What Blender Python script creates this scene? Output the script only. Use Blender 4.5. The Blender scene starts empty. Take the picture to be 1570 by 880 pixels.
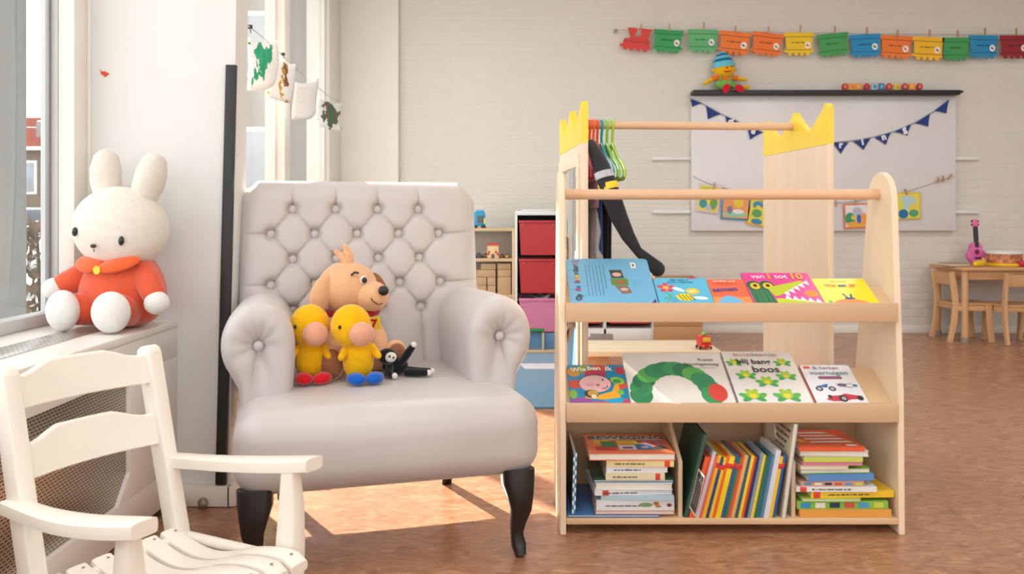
import bpy, bmesh, math, random
from math import sin, cos, pi, sqrt, radians, tan
from mathutils import Vector, Matrix, Euler
import numpy as np
random.seed(7)

# ------------------------------------------------------------------ camera, sky, sun, lights, exposure
S = bpy.context.scene
COL = S.collection
FPX, CAMH, HORIZON = 1300.0, 0.915, 330.0
cam_d = bpy.data.cameras.new('camera'); cam = bpy.data.objects.new('camera', cam_d); COL.objects.link(cam)
cam.location = (0, 0, CAMH); cam.rotation_euler = (pi/2, 0, 0)
cam_d.sensor_width = 36; cam_d.lens = 36*FPX/1570; cam_d.shift_y = -(440-HORIZON)/1570
cam_d.clip_start = .05; cam_d.clip_end = 300
cam_d.dof.use_dof = True; cam_d.dof.focus_distance = 2.4; cam_d.dof.aperture_fstop = 7.1
S.camera = cam

W = bpy.data.worlds.new('sky'); S.world = W; W.use_nodes = True
bg = W.node_tree.nodes['Background']; bg.inputs[0].default_value = (.93, .965, 1, 1); bg.inputs[1].default_value = 2.5

sun_d = bpy.data.lights.new('sun', 'SUN'); sun_d.energy = 16; sun_d.angle = radians(.9); sun_d.color = (1, .92, .80)
sun = bpy.data.objects.new('sun', sun_d); COL.objects.link(sun)
EL = radians(31)
sun.rotation_euler = Vector((.57*cos(EL), -.82*cos(EL), -sin(EL))).to_track_quat('-Z', 'Y').to_euler()

def area(name, loc, target, sx, sy, power, col=(1, .95, .88), portal=False):
    d = bpy.data.lights.new(name, 'AREA'); d.shape = 'RECTANGLE'; d.size = sx; d.size_y = sy; d.energy = power; d.color = col
    if portal: d.cycles.is_portal = True
    o = bpy.data.objects.new(name, d); COL.objects.link(o); o.location = loc
    o.rotation_euler = (Vector(target)-Vector(loc)).to_track_quat('-Z', 'Y').to_euler()
    return o
for x in (-.1, 2.2, 4.3):
    for y in (-1.6, 1.3, 4.2):
        area('ceiling_lamp', (x, y, 2.97), (x, y, 0), .6, 1.2, 12.5, (.97, .985, 1))  # fill lights added under the ceiling to brighten the room, no fixtures modelled
area('window_portal', (-1.56, 1.2, 1.6), (0, 1.2, 1.6), 2.8, 2.2, 1, portal=True)
area('window_portal', (-1.56, 4.6, 1.5), (0, 4.6, 1.5), 3.6, 2.6, 1, portal=True)
area('window_portal', (2.0, -3.25, 1.6), (2.0, 0, 1.6), 6.0, 2.2, 1, portal=True)  # portal for the openings added behind the camera

S.view_settings.view_transform = 'Standard'; S.view_settings.look = 'None'
S.view_settings.gamma = 1; S.view_settings.exposure = 0.24
S.view_settings.use_curve_mapping = False

# ------------------------------------------------------------------ helpers
def P(px, py, y):
    return Vector(((px-785)*y/FPX, y, CAMH-(py-HORIZON)*y/FPX))
def lin(c):
    if isinstance(c, str):
        c = [int(c[i:i+2], 16)/255 for i in (0, 2, 4)]
    else: c = [v/255 for v in c]
    return tuple((v/12.92 if v <= .04045 else ((v+.055)/1.055)**2.4) for v in c)+(1,)
_M = {}
def mat(c, rough=.5, key='', var=.06, scale=30, bump=0, sheen=0, metal=0, coat=0, stretch=(1, 1, 1), bscale=None, spec=.5, trans=0):
    k = (str(c), rough, key, var, scale, bump, sheen, metal, coat, stretch, bscale, spec)
    if k in _M: return _M[k]
    m = bpy.data.materials.new(key or ('paint_'+str(c)))
    m.use_nodes = True; nt = m.node_tree; N = nt.nodes; L = nt.links; b = N['Principled BSDF']
    col = lin(c)
    b.inputs['Base Color'].default_value = col; b.inputs['Roughness'].default_value = rough
    b.inputs['Metallic'].default_value = metal; b.inputs['Specular IOR Level'].default_value = spec
    if sheen: b.inputs['Sheen Weight'].default_value = sheen; b.inputs['Sheen Roughness'].default_value = .4
    if coat: b.inputs['Coat Weight'].default_value = coat; b.inputs['Coat Roughness'].default_value = .1
    if var or bump:
        tc = N.new('ShaderNodeTexCoord'); mp = N.new('ShaderNodeMapping'); mp.inputs['Scale'].default_value = stretch
        L.new(tc.outputs['Object'], mp.inputs[0])
        nz = N.new('ShaderNodeTexNoise'); nz.inputs['Scale'].default_value = scale; nz.inputs['Detail'].default_value = 4
        L.new(mp.outputs[0], nz.inputs['Vector'])
        if var:
            mr = N.new('ShaderNodeMapRange'); mr.inputs[1].default_value = .3; mr.inputs[2].default_value = .7
            mr.inputs[3].default_value = 1-var; mr.inputs[4].default_value = 1+var
            L.new(nz.outputs[0], mr.inputs[0])
            mx = N.new('ShaderNodeVectorMath'); mx.operation = 'MULTIPLY'; mx.inputs[0].default_value = col[:3]
            L.new(mr.outputs[0], mx.inputs[1]); L.new(mx.outputs[0], b.inputs['Base Color'])
        if bump:
            n2 = nz
            if bscale:
                n2 = N.new('ShaderNodeTexNoise'); n2.inputs['Scale'].default_value = bscale; n2.inputs['Detail'].default_value = 3
                L.new(mp.outputs[0], n2.inputs['Vector'])
            bp = N.new('ShaderNodeBump'); bp.inputs['Strength'].default_value = bump; bp.inputs['Distance'].default_value = .004
            L.new(n2.outputs[0], bp.inputs['Height']); L.new(bp.outputs[0], b.inputs['Normal'])
    _M[k] = m
    return m
def flat(c, rough=.45): return mat(c, rough, var=0)
def paper(c): return mat(c, .6, var=.04, scale=60)
def gloss(c): return mat(c, .3, var=.03, scale=15)
def wood(c, axis='x', key='wood'):
    st = {'x': (.9, 6, 6), 'y': (6, .9, 6), 'z': (6, 6, .9)}[axis]
    return mat(c, .48, key+'_'+axis+str(c), var=.045, scale=2.6, stretch=st, bump=.05)

class MB:
    def __init__(s): s.v = []; s.f = []; s.m = []
    def add(s, vs, fs, mi=0, M=None):
        o = len(s.v)
        s.v += [tuple(M @ Vector(p)) for p in vs] if M is not None else [tuple(p) for p in vs]
        s.f += [tuple(i+o for i in f) for f in fs]; s.m += [mi]*len(fs)
        return s
    def rbox(s, c, size, r=.003, k=1, m=0, deform=None, mi=0, M=None):
        h = [max(1e-5, q/2) for q in size]; r = min(r, *[q*.98 for q in h])
        offs = [r*tan(i/k*pi/4) for i in range(k+1)]
        ax = []
        for q in h:
            a = [q-r+o for o in offs]
            mid = [(-1+2*(j+1)/(m+1))*(q-r) for j in range(m)]
            ax.append([-t for t in reversed(a)]+mid+a)
        idx = {}; vs = []; fs = []
        def vid(i, j, l):
            key = (i, j, l)
            if key not in idx:
                p = [ax[0][i], ax[1][j], ax[2][l]]
                cc = [max(-(h[t]-r), min(h[t]-r, p[t])) for t in range(3)]
                d = Vector([p[t]-cc[t] for t in range(3)])
                if d.length > 1e-9: d = d.normalized()*r
                q = Vector(cc)+d
                if deform: q = Vector(deform(q))
                idx[key] = len(vs); vs.append(q+Vector(c))
            return idx[key]
        n = [len(a) for a in ax]
        for a0, a1, a2 in ((0, 1, 2), (1, 2, 0), (2, 0, 1)):
            for side in (0, n[a0]-1):
                for i in range(n[a1]-1):
                    for j in range(n[a2]-1):
                        q = []
                        for di, dj in ((0, 0), (1, 0), (1, 1), (0, 1)):
                            t = [0, 0, 0]; t[a0] = side; t[a1] = i+di; t[a2] = j+dj; q.append(vid(*t))
                        fs.append(tuple(q) if side else tuple(reversed(q)))
        return s.add(vs, fs, mi, M)
    def box(s, x0, x1, y0, y1, z0, z1, r=.003, mi=0, M=None):
        return s.rbox(((x0+x1)/2, (y0+y1)/2, (z0+z1)/2), (abs(x1-x0), abs(y1-y0), abs(z1-z0)), r, 1, 0, None, mi, M)
    def ell(s, c, r, rot=(0, 0, 0), n=20, m=12, mi=0, deform=None):
        M = Matrix.Translation(c) @ Euler(rot).to_matrix().to_4x4()
        vs = [(0, 0, r[2])]; fs = []
        for i in range(1, m):
            t = pi*i/m
            for j in range(n):
                a = 2*pi*j/n; vs.append((r[0]*sin(t)*cos(a), r[1]*sin(t)*sin(a), r[2]*cos(t)))
        vs.append((0, 0, -r[2]))
        if deform: vs = [deform(Vector(p)) for p in vs]
        for j in range(n): fs.append((0, 1+j, 1+(j+1) % n))
        for i in range(m-2):
            for j in range(n):
                a = 1+i*n+j; b = 1+i*n+(j+1) % n; fs.append((a, a+n, b+n, b))
        o = 1+(m-2)*n
        for j in range(n): fs.append((o+j, len(vs)-1, o+(j+1) % n))
        return s.add(vs, fs, mi, M)
    def tube(s, path, rad, n=12, cap='round', mi=0, square=None, up=None):
        path = [Vector(p) for p in path]
        if not hasattr(rad, '__len__'): rad = [rad]*len(path)
        rad = list(rad)
        if cap == 'round':
            a = []; d0 = (path[0]-path[1]).normalized(); d1 = (path[-1]-path[-2]).normalized()
            for t in (80, 55, 28): a.append((path[0]+d0*rad[0]*sin(radians(t)), rad[0]*cos(radians(t))))
            b = [(path[-1]+d1*rad[-1]*sin(radians(t)), rad[-1]*cos(radians(t))) for t in (28, 55, 80)]
            pr = a+list(zip(path, rad))+b; path = [q[0] for q in pr]; rad = [q[1] for q in pr]
        t0 = (path[1]-path[0]).normalized()
        u = Vector(up) if up else (Vector((0, 0, 1)) if abs(t0.z) < .9 else Vector((0, 1, 0)))
        u = (u-t0*u.dot(t0)).normalized()
        vs = []; fs = []
        for i, p in enumerate(path):
            t = (path[min(i+1, len(path)-1)]-path[max(i-1, 0)]).normalized()
            u = (u-t*u.dot(t)).normalized(); w = t.cross(u)
            for j in range(n):
                a = 2*pi*j/n; ca, sa = cos(a), sin(a)
                if square:
                    e = square[2] if len(square) > 2 else .35
                    ca = math.copysign(abs(ca)**e, ca)*square[0]; sa = math.copysign(abs(sa)**e, sa)*square[1]
                vs.append(p+(u*ca+w*sa)*rad[i])
        for i in range(len(path)-1):
            for j in range(n):
                a = i*n+j; b = i*n+(j+1) % n; fs.append((a, b, b+n, a+n))
        fs.append(tuple(reversed(range(n)))); fs.append(tuple(range(len(vs)-n, len(vs))))
        return s.add(vs, fs, mi)
    def prism(s, pts, t0, t1, plane='xy', mi=0, M=None, ch=0):
        # outline pts (a,b) extruded from t0 to t1 along the third axis
        def mk(a, b, t): return {'xy': (a, b, t), 'xz': (a, t, b), 'yz': (t, a, b)}[plane]
        n = len(pts); area2 = sum(pts[i][0]*pts[(i+1) % n][1]-pts[(i+1) % n][0]*pts[i][1] for i in range(n))
        if area2 < 0: pts = list(reversed(pts))
        rings = [(pts, t0), (pts, t1)]
        if ch:
            ins = []
            for i in range(n):
                p0, p1, p2 = Vector(pts[i-1]), Vector(pts[i]), Vector(pts[(i+1) % n])
                e0 = (p1-p0); e1 = (p2-p1)
                n0 = Vector((-e0.y, e0.x)); n1 = Vector((-e1.y, e1.x))
                if n0.length: n0.normalize()
                if n1.length: n1.normalize()
                nn = n0+n1
                if nn.length: nn.normalize()
                ins.append(tuple(p1+nn*ch))
            sg = 1 if t1 > t0 else -1
            rings = [(ins, t0), (pts, t0+sg*ch), (pts, t1-sg*ch), (ins, t1)]
        vs = []; fs = []
        for ring, t in rings: vs += [mk(a, b, t) for a, b in ring]
        for r_ in range(len(rings)-1):
            for i in range(n):
                j = (i+1) % n; fs.append((r_*n+i, r_*n+j, (r_+1)*n+j, (r_+1)*n+i))
        fs.append(tuple(reversed(range(n)))); fs.append(tuple(range((len(rings)-1)*n, len(rings)*n)))
        return s.add(vs, fs, mi, M)
    def lathe(s, prof, n=20, c=(0, 0, 0), mi=0, M=None):
        vs = []; fs = []
        for r_, z in prof:
            for j in range(n):
                a = 2*pi*j/n; vs.append((c[0]+r_*cos(a), c[1]+r_*sin(a), c[2]+z))
        for i in range(len(prof)-1):
            for j in range(n):
                a = i*n+j; b = i*n+(j+1) % n; fs.append((a, b, b+n, a+n))
        fs.append(tuple(reversed(range(n)))); fs.append(tuple(range(len(vs)-n, len(vs))))
        return s.add(vs, fs, mi, M)
    def build(s, name, m, parent=None, loc=None, rot=None, angle=40):
        me = bpy.data.meshes.new(name); me.from_pydata(s.v, [], s.f); me.update()
        bm = bmesh.new(); bm.from_mesh(me); bmesh.ops.recalc_face_normals(bm, faces=bm.faces); bm.to_mesh(me); bm.free()
        for q in (m if isinstance(m, (list, tuple)) else [m]): me.materials.append(q)
        if len(me.polygons) == len(s.m): me.polygons.foreach_set('material_index', s.m)
        me.polygons.foreach_set('use_smooth', [True]*len(me.polygons)); me.set_sharp_from_angle(angle=radians(angle))
        return link(name, me, parent, loc, rot)
def link(name, me, parent=None, loc=None, rot=None):
    o = bpy.data.objects.new(name, me); COL.objects.link(o)
    if parent: o.parent = parent
    if loc is not None: o.location = loc
    if rot is not None: o.rotation_euler = rot
    return o
def tag(o, label=None, cat=None, group=None, kind=None):
    if label: o['label'] = label
    if cat: o['category'] = cat
    if group: o['group'] = group
    if kind: o['kind'] = kind
    return o
def empty(name, loc=(0, 0, 0), rot=(0, 0, 0), label=None, cat=None, group=None):
    o = bpy.data.objects.new(name, None); o.empty_display_size = .1; COL.objects.link(o); o.location = loc; o.rotation_euler = rot
    return tag(o, label, cat, group)
def struct(o): o['kind'] = 'structure'; return o
def letters(name, txt, size, m, parent, loc=(0, 0, 0), rot=(0, 0, 0), ext=.0004, align='CENTER', bold=0, sx=1):
    cu = bpy.data.curves.new('lettering', 'FONT'); cu.body = txt; cu.size = size; cu.extrude = ext; cu.align_x = align; cu.align_y = 'CENTER'
    cu.offset = bold; cu.resolution_u = 3
    t = bpy.data.objects.new('lettering', cu); COL.objects.link(t)
    dg = bpy.context.evaluated_depsgraph_get(); me = bpy.data.meshes.new_from_object(t.evaluated_get(dg))
    bpy.data.objects.remove(t); bpy.data.curves.remove(cu)
    me.name = name; me.materials.clear(); me.materials.append(m)
    o = link(name, me, parent, loc, rot)
    if sx != 1: o.scale = (sx, 1, 1)
    return o
class Art:
    """flat printed shapes on a surface (x right, y up, z out)"""
    def __init__(s, z=0): s.mb = MB(); s.mats = []; s.z = z; s.n = 0
    def mi(s, c):
        m = flat(c, .5)
        if m not in s.mats: s.mats.append(m)
        return s.mats.index(m)
    def poly(s, pts, c):
        s.n += 1; z = s.z+s.n*.00002
        n = len(pts); a = sum(pts[i][0]*pts[(i+1) % n][1]-pts[(i+1) % n][0]*pts[i][1] for i in range(n))
        if a < 0: pts = pts[::-1]
        s.mb.add([(p[0], p[1], z) for p in pts], [tuple(range(n))], s.mi(c)); return s
    def rect(s, x0, x1, y0, y1, c): return s.poly([(x0, y0), (x1, y0), (x1, y1), (x0, y1)], c)
    def ell(s, x, y, rx, ry, c, rot=0, n=18):
        return s.poly([(x+rx*cos(t)*cos(rot)-ry*sin(t)*sin(rot), y+rx*cos(t)*sin(rot)+ry*sin(t)*cos(rot)) for t in [2*pi*i/n for i in range(n)]], c)
    def stroke(s, pts, w, c):
        for a, b in zip(pts[:-1], pts[1:]):
            d = Vector((b[0]-a[0], b[1]-a[1])); nn = Vector((-d.y, d.x)).normalized()*w/2
            s.poly([(a[0]+nn.x, a[1]+nn.y), (b[0]+nn.x, b[1]+nn.y), (b[0]-nn.x, b[1]-nn.y), (a[0]-nn.x, a[1]-nn.y)], c); s.n -= 1
        s.n += 1; return s
    def words(s, x0, y, w, h, c, seed=1):
        q = random.Random(seed); x = x0; s.n += 1
        while x < x0+w:
            for k in range(q.randint(2, 6)):
                ww = h*q.uniform(.3, .7); hh = h*q.uniform(.6, 1.0)
                if x+ww > x0+w: break
                s.poly([(x, y-h/2), (x+ww, y-h/2), (x+ww, y-h/2+hh), (x, y-h/2+hh)], c); s.n -= 1; x += ww*1.35
            x += h*.6
        return s
    def cut(s, name, parent):
        s.build(name, parent); s.mb = MB(); s.mats = []; return s
    def build(s, name, parent, loc=None, rot=None):
        me = bpy.data.meshes.new(name); me.from_pydata(s.mb.v, [], s.mb.f); me.update()
        for q in s.mats: me.materials.append(q)
        me.polygons.foreach_set('material_index', s.mb.m)
        return link(name, me, parent, loc, rot)
def rrect(x0, x1, y0, y1, r, k=4):
    pts = []
    for cx, cy, a0 in ((x1-r, y1-r, 0), (x0+r, y1-r, 90), (x0+r, y0+r, 180), (x1-r, y0+r, 270)):
        for i in range(k+1):
            a = radians(a0+90*i/k); pts.append((cx+r*cos(a), cy+r*sin(a)))
    return pts
def ordinal(i): return ['first', 'second', 'third', 'fourth', 'fifth', 'sixth', 'seventh', 'eighth', 'ninth', 'tenth', 'eleventh', 'twelfth', 'thirteenth', 'fourteenth', 'fifteenth', 'sixteenth', 'seventeenth', 'eighteenth', 'nineteenth', 'twentieth', 'twenty-first', 'twenty-second', 'twenty-third', 'twenty-fourth', 'twenty-fifth'][i]

# ------------------------------------------------------------------ special materials
def floor_material():
    m = bpy.data.materials.new('marbled_linoleum'); m.use_nodes = True; nt = m.node_tree; N = nt.nodes; L = nt.links; b = N['Principled BSDF']
    tc = N.new('ShaderNodeTexCoord'); mp = N.new('ShaderNodeMapping'); mp.inputs['Scale'].default_value = (1, 2.4, 1)
    L.new(tc.outputs['Object'], mp.inputs[0])
    n1 = N.new('ShaderNodeTexNoise'); n1.inputs['Scale'].default_value = 15; n1.inputs['Detail'].default_value = 8; n1.inputs['Roughness'].default_value = .7; n1.inputs['Distortion'].default_value = 1.2
    L.new(mp.outputs[0], n1.inputs['Vector'])
    r = N.new('ShaderNodeValToRGB'); L.new(n1.outputs[0], r.inputs[0])
    cs = [(.30, (128, 84, 58)), (.44, (160, 112, 82)), (.56, (178, 130, 98)), (.68, (200, 156, 122))]
    r.color_ramp.elements[0].position = cs[0][0]; r.color_ramp.elements[0].color = lin(cs[0][1])
    r.color_ramp.elements[1].position = cs[-1][0]; r.color_ramp.elements[1].color = lin(cs[-1][1])
    for p, c in cs[1:-1]:
        e = r.color_ramp.elements.new(p); e.color = lin(c)
    L.new(r.outputs[0], b.inputs['Base Color'])
    n2 = N.new('ShaderNodeTexNoise'); n2.inputs['Scale'].default_value = 5; L.new(tc.outputs['Object'], n2.inputs['Vector'])
    mr = N.new('ShaderNodeMapRange'); mr.inputs[3].default_value = .2; mr.inputs[4].default_value = .36; L.new(n2.outputs[0], mr.inputs[0]); L.new(mr.outputs[0], b.inputs['Roughness'])
    b.inputs['Specular IOR Level'].default_value = .5
    return m
def glass_material(tint=(1, 1, 1, 1), refl=.09, name='window_glass'):
    m = bpy.data.materials.new(name); m.use_nodes = True; nt = m.node_tree; N = nt.nodes; L = nt.links
    N.remove(N['Principled BSDF']); out = N['Material Output']
    t = N.new('ShaderNodeBsdfTransparent'); t.inputs[0].default_value = tint
    g = N.new('ShaderNodeBsdfGlossy'); g.inputs['Roughness'].default_value = .01
    fr = N.new('ShaderNodeFresnel'); ge = N.new('ShaderNodeNewGeometry'); mr = N.new('ShaderNodeMapRange'); mr.inputs[3].default_value = 1.5; mr.inputs[4].default_value = 1/1.5
    L.new(ge.outputs['Backfacing'], mr.inputs[0]); L.new(mr.outputs[0], fr.inputs[0])
    mx = N.new('ShaderNodeMixShader'); L.new(fr.outputs[0], mx.inputs[0]); L.new(t.outputs[0], mx.inputs[1]); L.new(g.outputs[0], mx.inputs[2])
    L.new(mx.outputs[0], out.inputs[0]); return m
def perforated_material(sx, sy, axes, hole=(40, 32, 26), metal=(176, 160, 140), name='perforated_metal'):
    m = bpy.data.materials.new(name); m.use_nodes = True; nt = m.node_tree; N = nt.nodes; L = nt.links; b = N['Principled BSDF']
    tc = N.new('ShaderNodeTexCoord'); sp = N.new('ShaderNodeSeparateXYZ'); cb = N.new('ShaderNodeCombineXYZ')
    L.new(tc.outputs['Object'], sp.inputs[0]); L.new(sp.outputs[axes[0]], cb.inputs[0]); L.new(sp.outputs[axes[1]], cb.inputs[1])
    br = N.new('ShaderNodeTexBrick'); br.inputs['Color1'].default_value = lin(hole); br.inputs['Color2'].default_value = lin(hole); br.inputs['Mortar'].default_value = lin(metal)
    br.inputs['Scale'].default_value = 1; br.inputs['Brick Width'].default_value = sx; br.inputs['Row Height'].default_value = sy
    br.inputs['Mortar Size'].default_value = sy*.33; br.inputs['Mortar Smooth'].default_value = .1
    L.new(cb.outputs[0], br.inputs['Vector']); L.new(br.outputs['Color'], b.inputs['Base Color'])
    b.inputs['Metallic'].default_value = .8; b.inputs['Roughness'].default_value = .28
    bp = N.new('ShaderNodeBump'); bp.inputs['Strength'].default_value = .6; bp.inputs['Distance'].default_value = .003; bp.invert = True
    L.new(br.outputs['Fac'], bp.inputs['Height']); bp.invert = False; L.new(bp.outputs[0], b.inputs['Normal'])
    return m
WALL = mat((222, 221, 217), .75, 'wall_paint', var=.015, scale=6, bump=.08, bscale=90)
WALL2 = mat((220, 216, 208), .75, 'brick_paint', var=.02, scale=9, bump=.25, bscale=70)
TRIM = mat((236, 232, 224), .45, 'trim_paint', var=.015, scale=8)
ALU = mat((205, 206, 204), .35, 'frame_metal', var=.02, scale=10)
GLASS = glass_material()
BLACK = mat((26, 26, 28), .4, 'black_paint', var=.05)

# ------------------------------------------------------------------ room shell
BW = 6.60          # back wall depth
struct(MB().add([(-1.5, -3.2, 0), (5.6, -3.2, 0), (5.6, 6.8, 0), (-1.5, 6.8, 0), (-1.5, -3.2, -.1), (5.6, -3.2, -.1), (5.6, 6.8, -.1), (-1.5, 6.8, -.1)],
    [(0, 1, 2, 3), (7, 6, 5, 4), (0, 4, 5, 1), (1, 5, 6, 2), (2, 6, 7, 3), (3, 7, 4, 0)]).build('floor', floor_material()))
struct(MB().box(-1.6, 5.6, -3.2, 6.8, 3.0, 3.1, 0.001).build('ceiling', mat((240, 238, 232), .8, 'ceiling_paint', var=.01)))
wb = struct(MB().box(-1.6, 5.6, BW, BW+.2, 0, 3.0, .001).build('wall_back', WALL2))
struct(MB().box(5.5, 5.7, -3.2, BW, 0, 3.0, .001).build('wall_right', WALL))
wf = MB().box(-1.6, 5.6, -3.2, -3.0, 0, .6, .001).box(-1.6, 5.6, -3.2, -3.0, 2.6, 3.0, .001)
for x in (-1.35, .6, 2.6, 4.6, 5.45): wf.box(x-.08, x+.08, -3.2, -3.0, .6, 2.6, .001)  # window openings added in this unseen wall to give front fill
struct(wf.build('wall_front', WALL))
wl = MB().box(-1.55, -1.35, -3.2, -.2, 0, 3.0, .001).box(-1.55, -1.44, -.2, 2.7, 0, .585, .001).box(-1.55, -1.35, -.2, 2.72, 2.5, 3.0, .001)
wl.box(-1.55, -1.36, 2.72, BW, 0, .2, .001).box(-1.55, -1.36, 2.72, BW, 2.7, 3.0, .001)
struct(wl.build('wall_left', WALL))
struct(MB().box(-1.345, 5.5, BW-.015, BW, 0, .06, .002).build('baseboard_back', TRIM))

# painted bricks of the back wall: the ones best seen are single bricks, the others one mass
def brick_v(x0, x1, z0, z1, d):
    e = .009
    return [(x0, BW, z0), (x1, BW, z0), (x1, BW, z1), (x0, BW, z1), (x0+e, BW-d, z0+e), (x1-e, BW-d, z0+e), (x1-e, BW-d, z1-e), (x0+e, BW-d, z1-e)]
BF = [(4, 5, 6, 7), (0, 1, 5, 4), (1, 2, 6, 5), (2, 3, 7, 6), (3, 0, 4, 7)]
cells = []
for row in range(45):
    z0 = .065+row*.0625
    off = .11 if row % 2 else 0
    for c in range(26):
        x0 = -.87+c*.22-off
        x1 = x0+.2115
        x0 = max(x0, -.87)
        if x1-x0 > .03 and x1 < 5.45: cells.append((x0, x1, z0, z0+.0555, .0011+.0006*random.random()))
def seen(c):
    px = 785+(c[0]+c[1])/2*FPX/BW; py = HORIZON-((c[2]+c[3])/2-CAMH)*FPX/BW
    sc = 0
    if not (-5 < py < 505 and 600 < px < 1560): return -1
    if 1060 < px < 1466 and 140 < py < 355: return -1
    if px < 725 and py > 275: return -1
    if 850 < px < 1390 and py > 380: return -1
    if 725 < px < 855 and py > 325: return -1
    if 1170 < px < 1280 and py > 200: return -1
    return 1000-abs(py-260)-.4*abs(px-850)
ranked = sorted(range(len(cells)), key=lambda i: -seen(cells[i]))
single = set(ranked[:296])
rest = MB(); shared = {}
for i, c in enumerate(cells):
    if i in single:
        w = round(c[1]-c[0], 3)
        if w not in shared:
            me = bpy.data.meshes.new('brick'); me.from_pydata([(p[0], p[1]-BW, p[2]) for p in brick_v(-w/2, w/2, -.02775, .02775, .0014)], [], BF)
            me.update(); me.materials.append(WALL2); shared[w] = me
        o = link('brick', shared[w], wb, ((c[0]+c[1])/2, BW, (c[2]+c[3])/2))
        o.scale = (1, .75+.5*random.random(), 1)
    else: rest.add(brick_v(*c), BF)
ro = rest.build('brick_field', WALL2, wb); ro['kind'] = 'stuff'

# smooth boxed-in panel in the back corner
struct(MB().box(-1.349, -.878, BW-.05, BW-.001, .06, 3.0, .003).build('trim_1', TRIM))
# column between the windows, with skirting and corner strip
cm = MB()
cv = [(-1.33, 2.68, 0), (-.893, 2.68, 0), (-.893, 2.80, 0), (-1.33, 2.80, 0), (-1.33, 2.68, 3), (-.853, 2.68, 3), (-.853, 2.80, 3), (-1.33, 2.80, 3)]
cm.add(cv, [(0, 1, 2, 3), (7, 6, 5, 4), (0, 4, 5, 1), (1, 5, 6, 2), (2, 6, 7, 3), (3, 7, 4, 0)])
col = struct(cm.build('wall_column', WALL))
bb = struct(MB().box(-1.05, -.885, 2.655, 2.68, .002, .065, .002).box(-.893, -.868, 2.655, 2.80, .002, .065, .002).build('baseboard_column', TRIM))
st = MB(); a = P(355, 100, 2.672); b = P(339, 742, 2.672)
st.tube([b, a], .0165, n=16, cap='flat', square=(1, .5, .2), up=(1, 0, 0))
tag(st.build('corner_strip', BLACK), 'long black protective strip along the white column edge', 'strip')
ds = MB().ell(P(311, 771, 2.64), (.016, .014, .016))
tag(ds.build('door_stop', mat((150, 140, 128), .3, 'worn_metal', metal=.4, var=.3, scale=90)), 'small round metal door stop at the foot of the column', 'door stop')
sc_ = MB(); q = P(160, 112, 2.677)
sc_.prism([(q.x+dx*.002, q.z+dz*.002) for dx, dz in ((-7, 6), (-4, 2), (0, 3), (8, -1), (4, -3), (1, -6), (-5, -2))], q.y, q.y+.002, 'xz')
tag(sc_.build('paper_scrap', paper((214, 70, 40))), 'tiny torn red paper scrap stuck on the white column', 'paper scrap')

# near window
w1 = struct(empty('window_1', (0, 0, 0)))
f = MB().box(-1.447, -1.393, 2.60, 2.68, .585, 2.5, .004).box(-1.447, -1.393, -.2, 2.60, .585, .622, .004).box(-1.447, -1.393, -.2, 2.60, 2.44, 2.5, .004).box(-1.447, -1.393, -.2, -.14, .622, 2.44, .004)
f.build('window_frame', ALU, w1)
MB().box(-1.432, -1.427, -.14, 2.60, .622, 2.44, .001).build('pane', GLASS, w1)
MB().box(-1.392, -1.342, 2.60, 2.68, .585, 2.5, .004).build('jamb', TRIM, w1)
MB().box(-1.392, -1.331, 2.681, 2.74, .585, 2.5, .002).build('jamb', TRIM, w1)
MB().box(-1.424, -1.412, 2.585, 2.5995, .622, 2.44, .002).build('glazing_bead', mat((150, 152, 152), .3, 'bead_metal', metal=.5), w1)
# far windows
def far_window(i, y0, y1):
    w = struct(empty('window_%d' % i))
    f = MB()
    f.box(-1.40, -1.352, y0, y0+.03, .2, 2.7, .004).box(-1.40, -1.352, y1-.03, y1, .2, 2.7, .004).box(-1.40, -1.352, y0+.03, y1-.03, .2, .26, .004).box(-1.40, -1.352, y0+.03, y1-.03, 2.64, 2.7, .004)
    f.build('window_frame', TRIM, w)
    MB().box(-1.378, -1.374, y0+.03, y1-.03, .26, 2.64, .001).build('pane', GLASS, w)
far_window(2, 2.80, 4.87)
far_window(3, 5.00, 6.15)
struct(MB().box(-1.42, -1.305, 4.871, 4.999, .2, 2.7, .005).build('trim_2', TRIM))
struct(MB().box(-1.42, -1.325, 6.151, BW-.052, .2, 2.7, .005).build('trim_3', TRIM))

# ------------------------------------------------------------------ outside
struct(MB().box(-70, -1.56, -20, 80, -.45, -.35, .001).build('ground_outside', mat((150, 146, 138), .9, 'street', var=.1, scale=.6)))
pl = MB().box(-2.95, -2.143, 3.45, 3.75, -.35, 4.2, .01)
struct(pl.build('wall_pier_outside', mat((112, 118, 122), .7, 'grey_render', var=.06, scale=3, stretch=(6, 6, .3))))
def house(name, x0, x1, y0, y1, h, roofh, wallc, roofc, label, wins):
    r = empty(name, ((x0+x1)/2, (y0+y1)/2, -.35), label=label, cat='house')
    cx, cy = (x0+x1)/2, (y0+y1)/2
    MB().box(x0-cx, x1-cx, y0-cy, y1-cy, 0, h+.35, .01).build('wall', wallc, r)
    n = MB(); hw = (y1-y0)/2
    n.prism([(-hw-.4, h+.3), (hw+.4, h+.3), (0, h+.35+roofh)], x0-cx-.3, x1-cx+.3, 'yz'); n.build('roof', roofc, r)
    MB().box(x0-cx-.3, x1-cx+.3, -hw-.5, -hw-.35, h+.2, h+.36, .01).build('gutter', TRIM, r)
    for (a, b_, z0, z1) in wins:
        w = MB().box(a-cx, b_-cx, -hw-.06, -hw+.02, z0+.35, z1+.35, .01).build('window', TRIM, r)
        MB().box(a-cx+.12, b_-cx-.12, -hw-.09, -hw-.02, z0+.47, z1+.23, .005).build('pane', mat((150, 160, 168), .15, 'house_glass', var=.1, scale=2), w)
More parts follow.
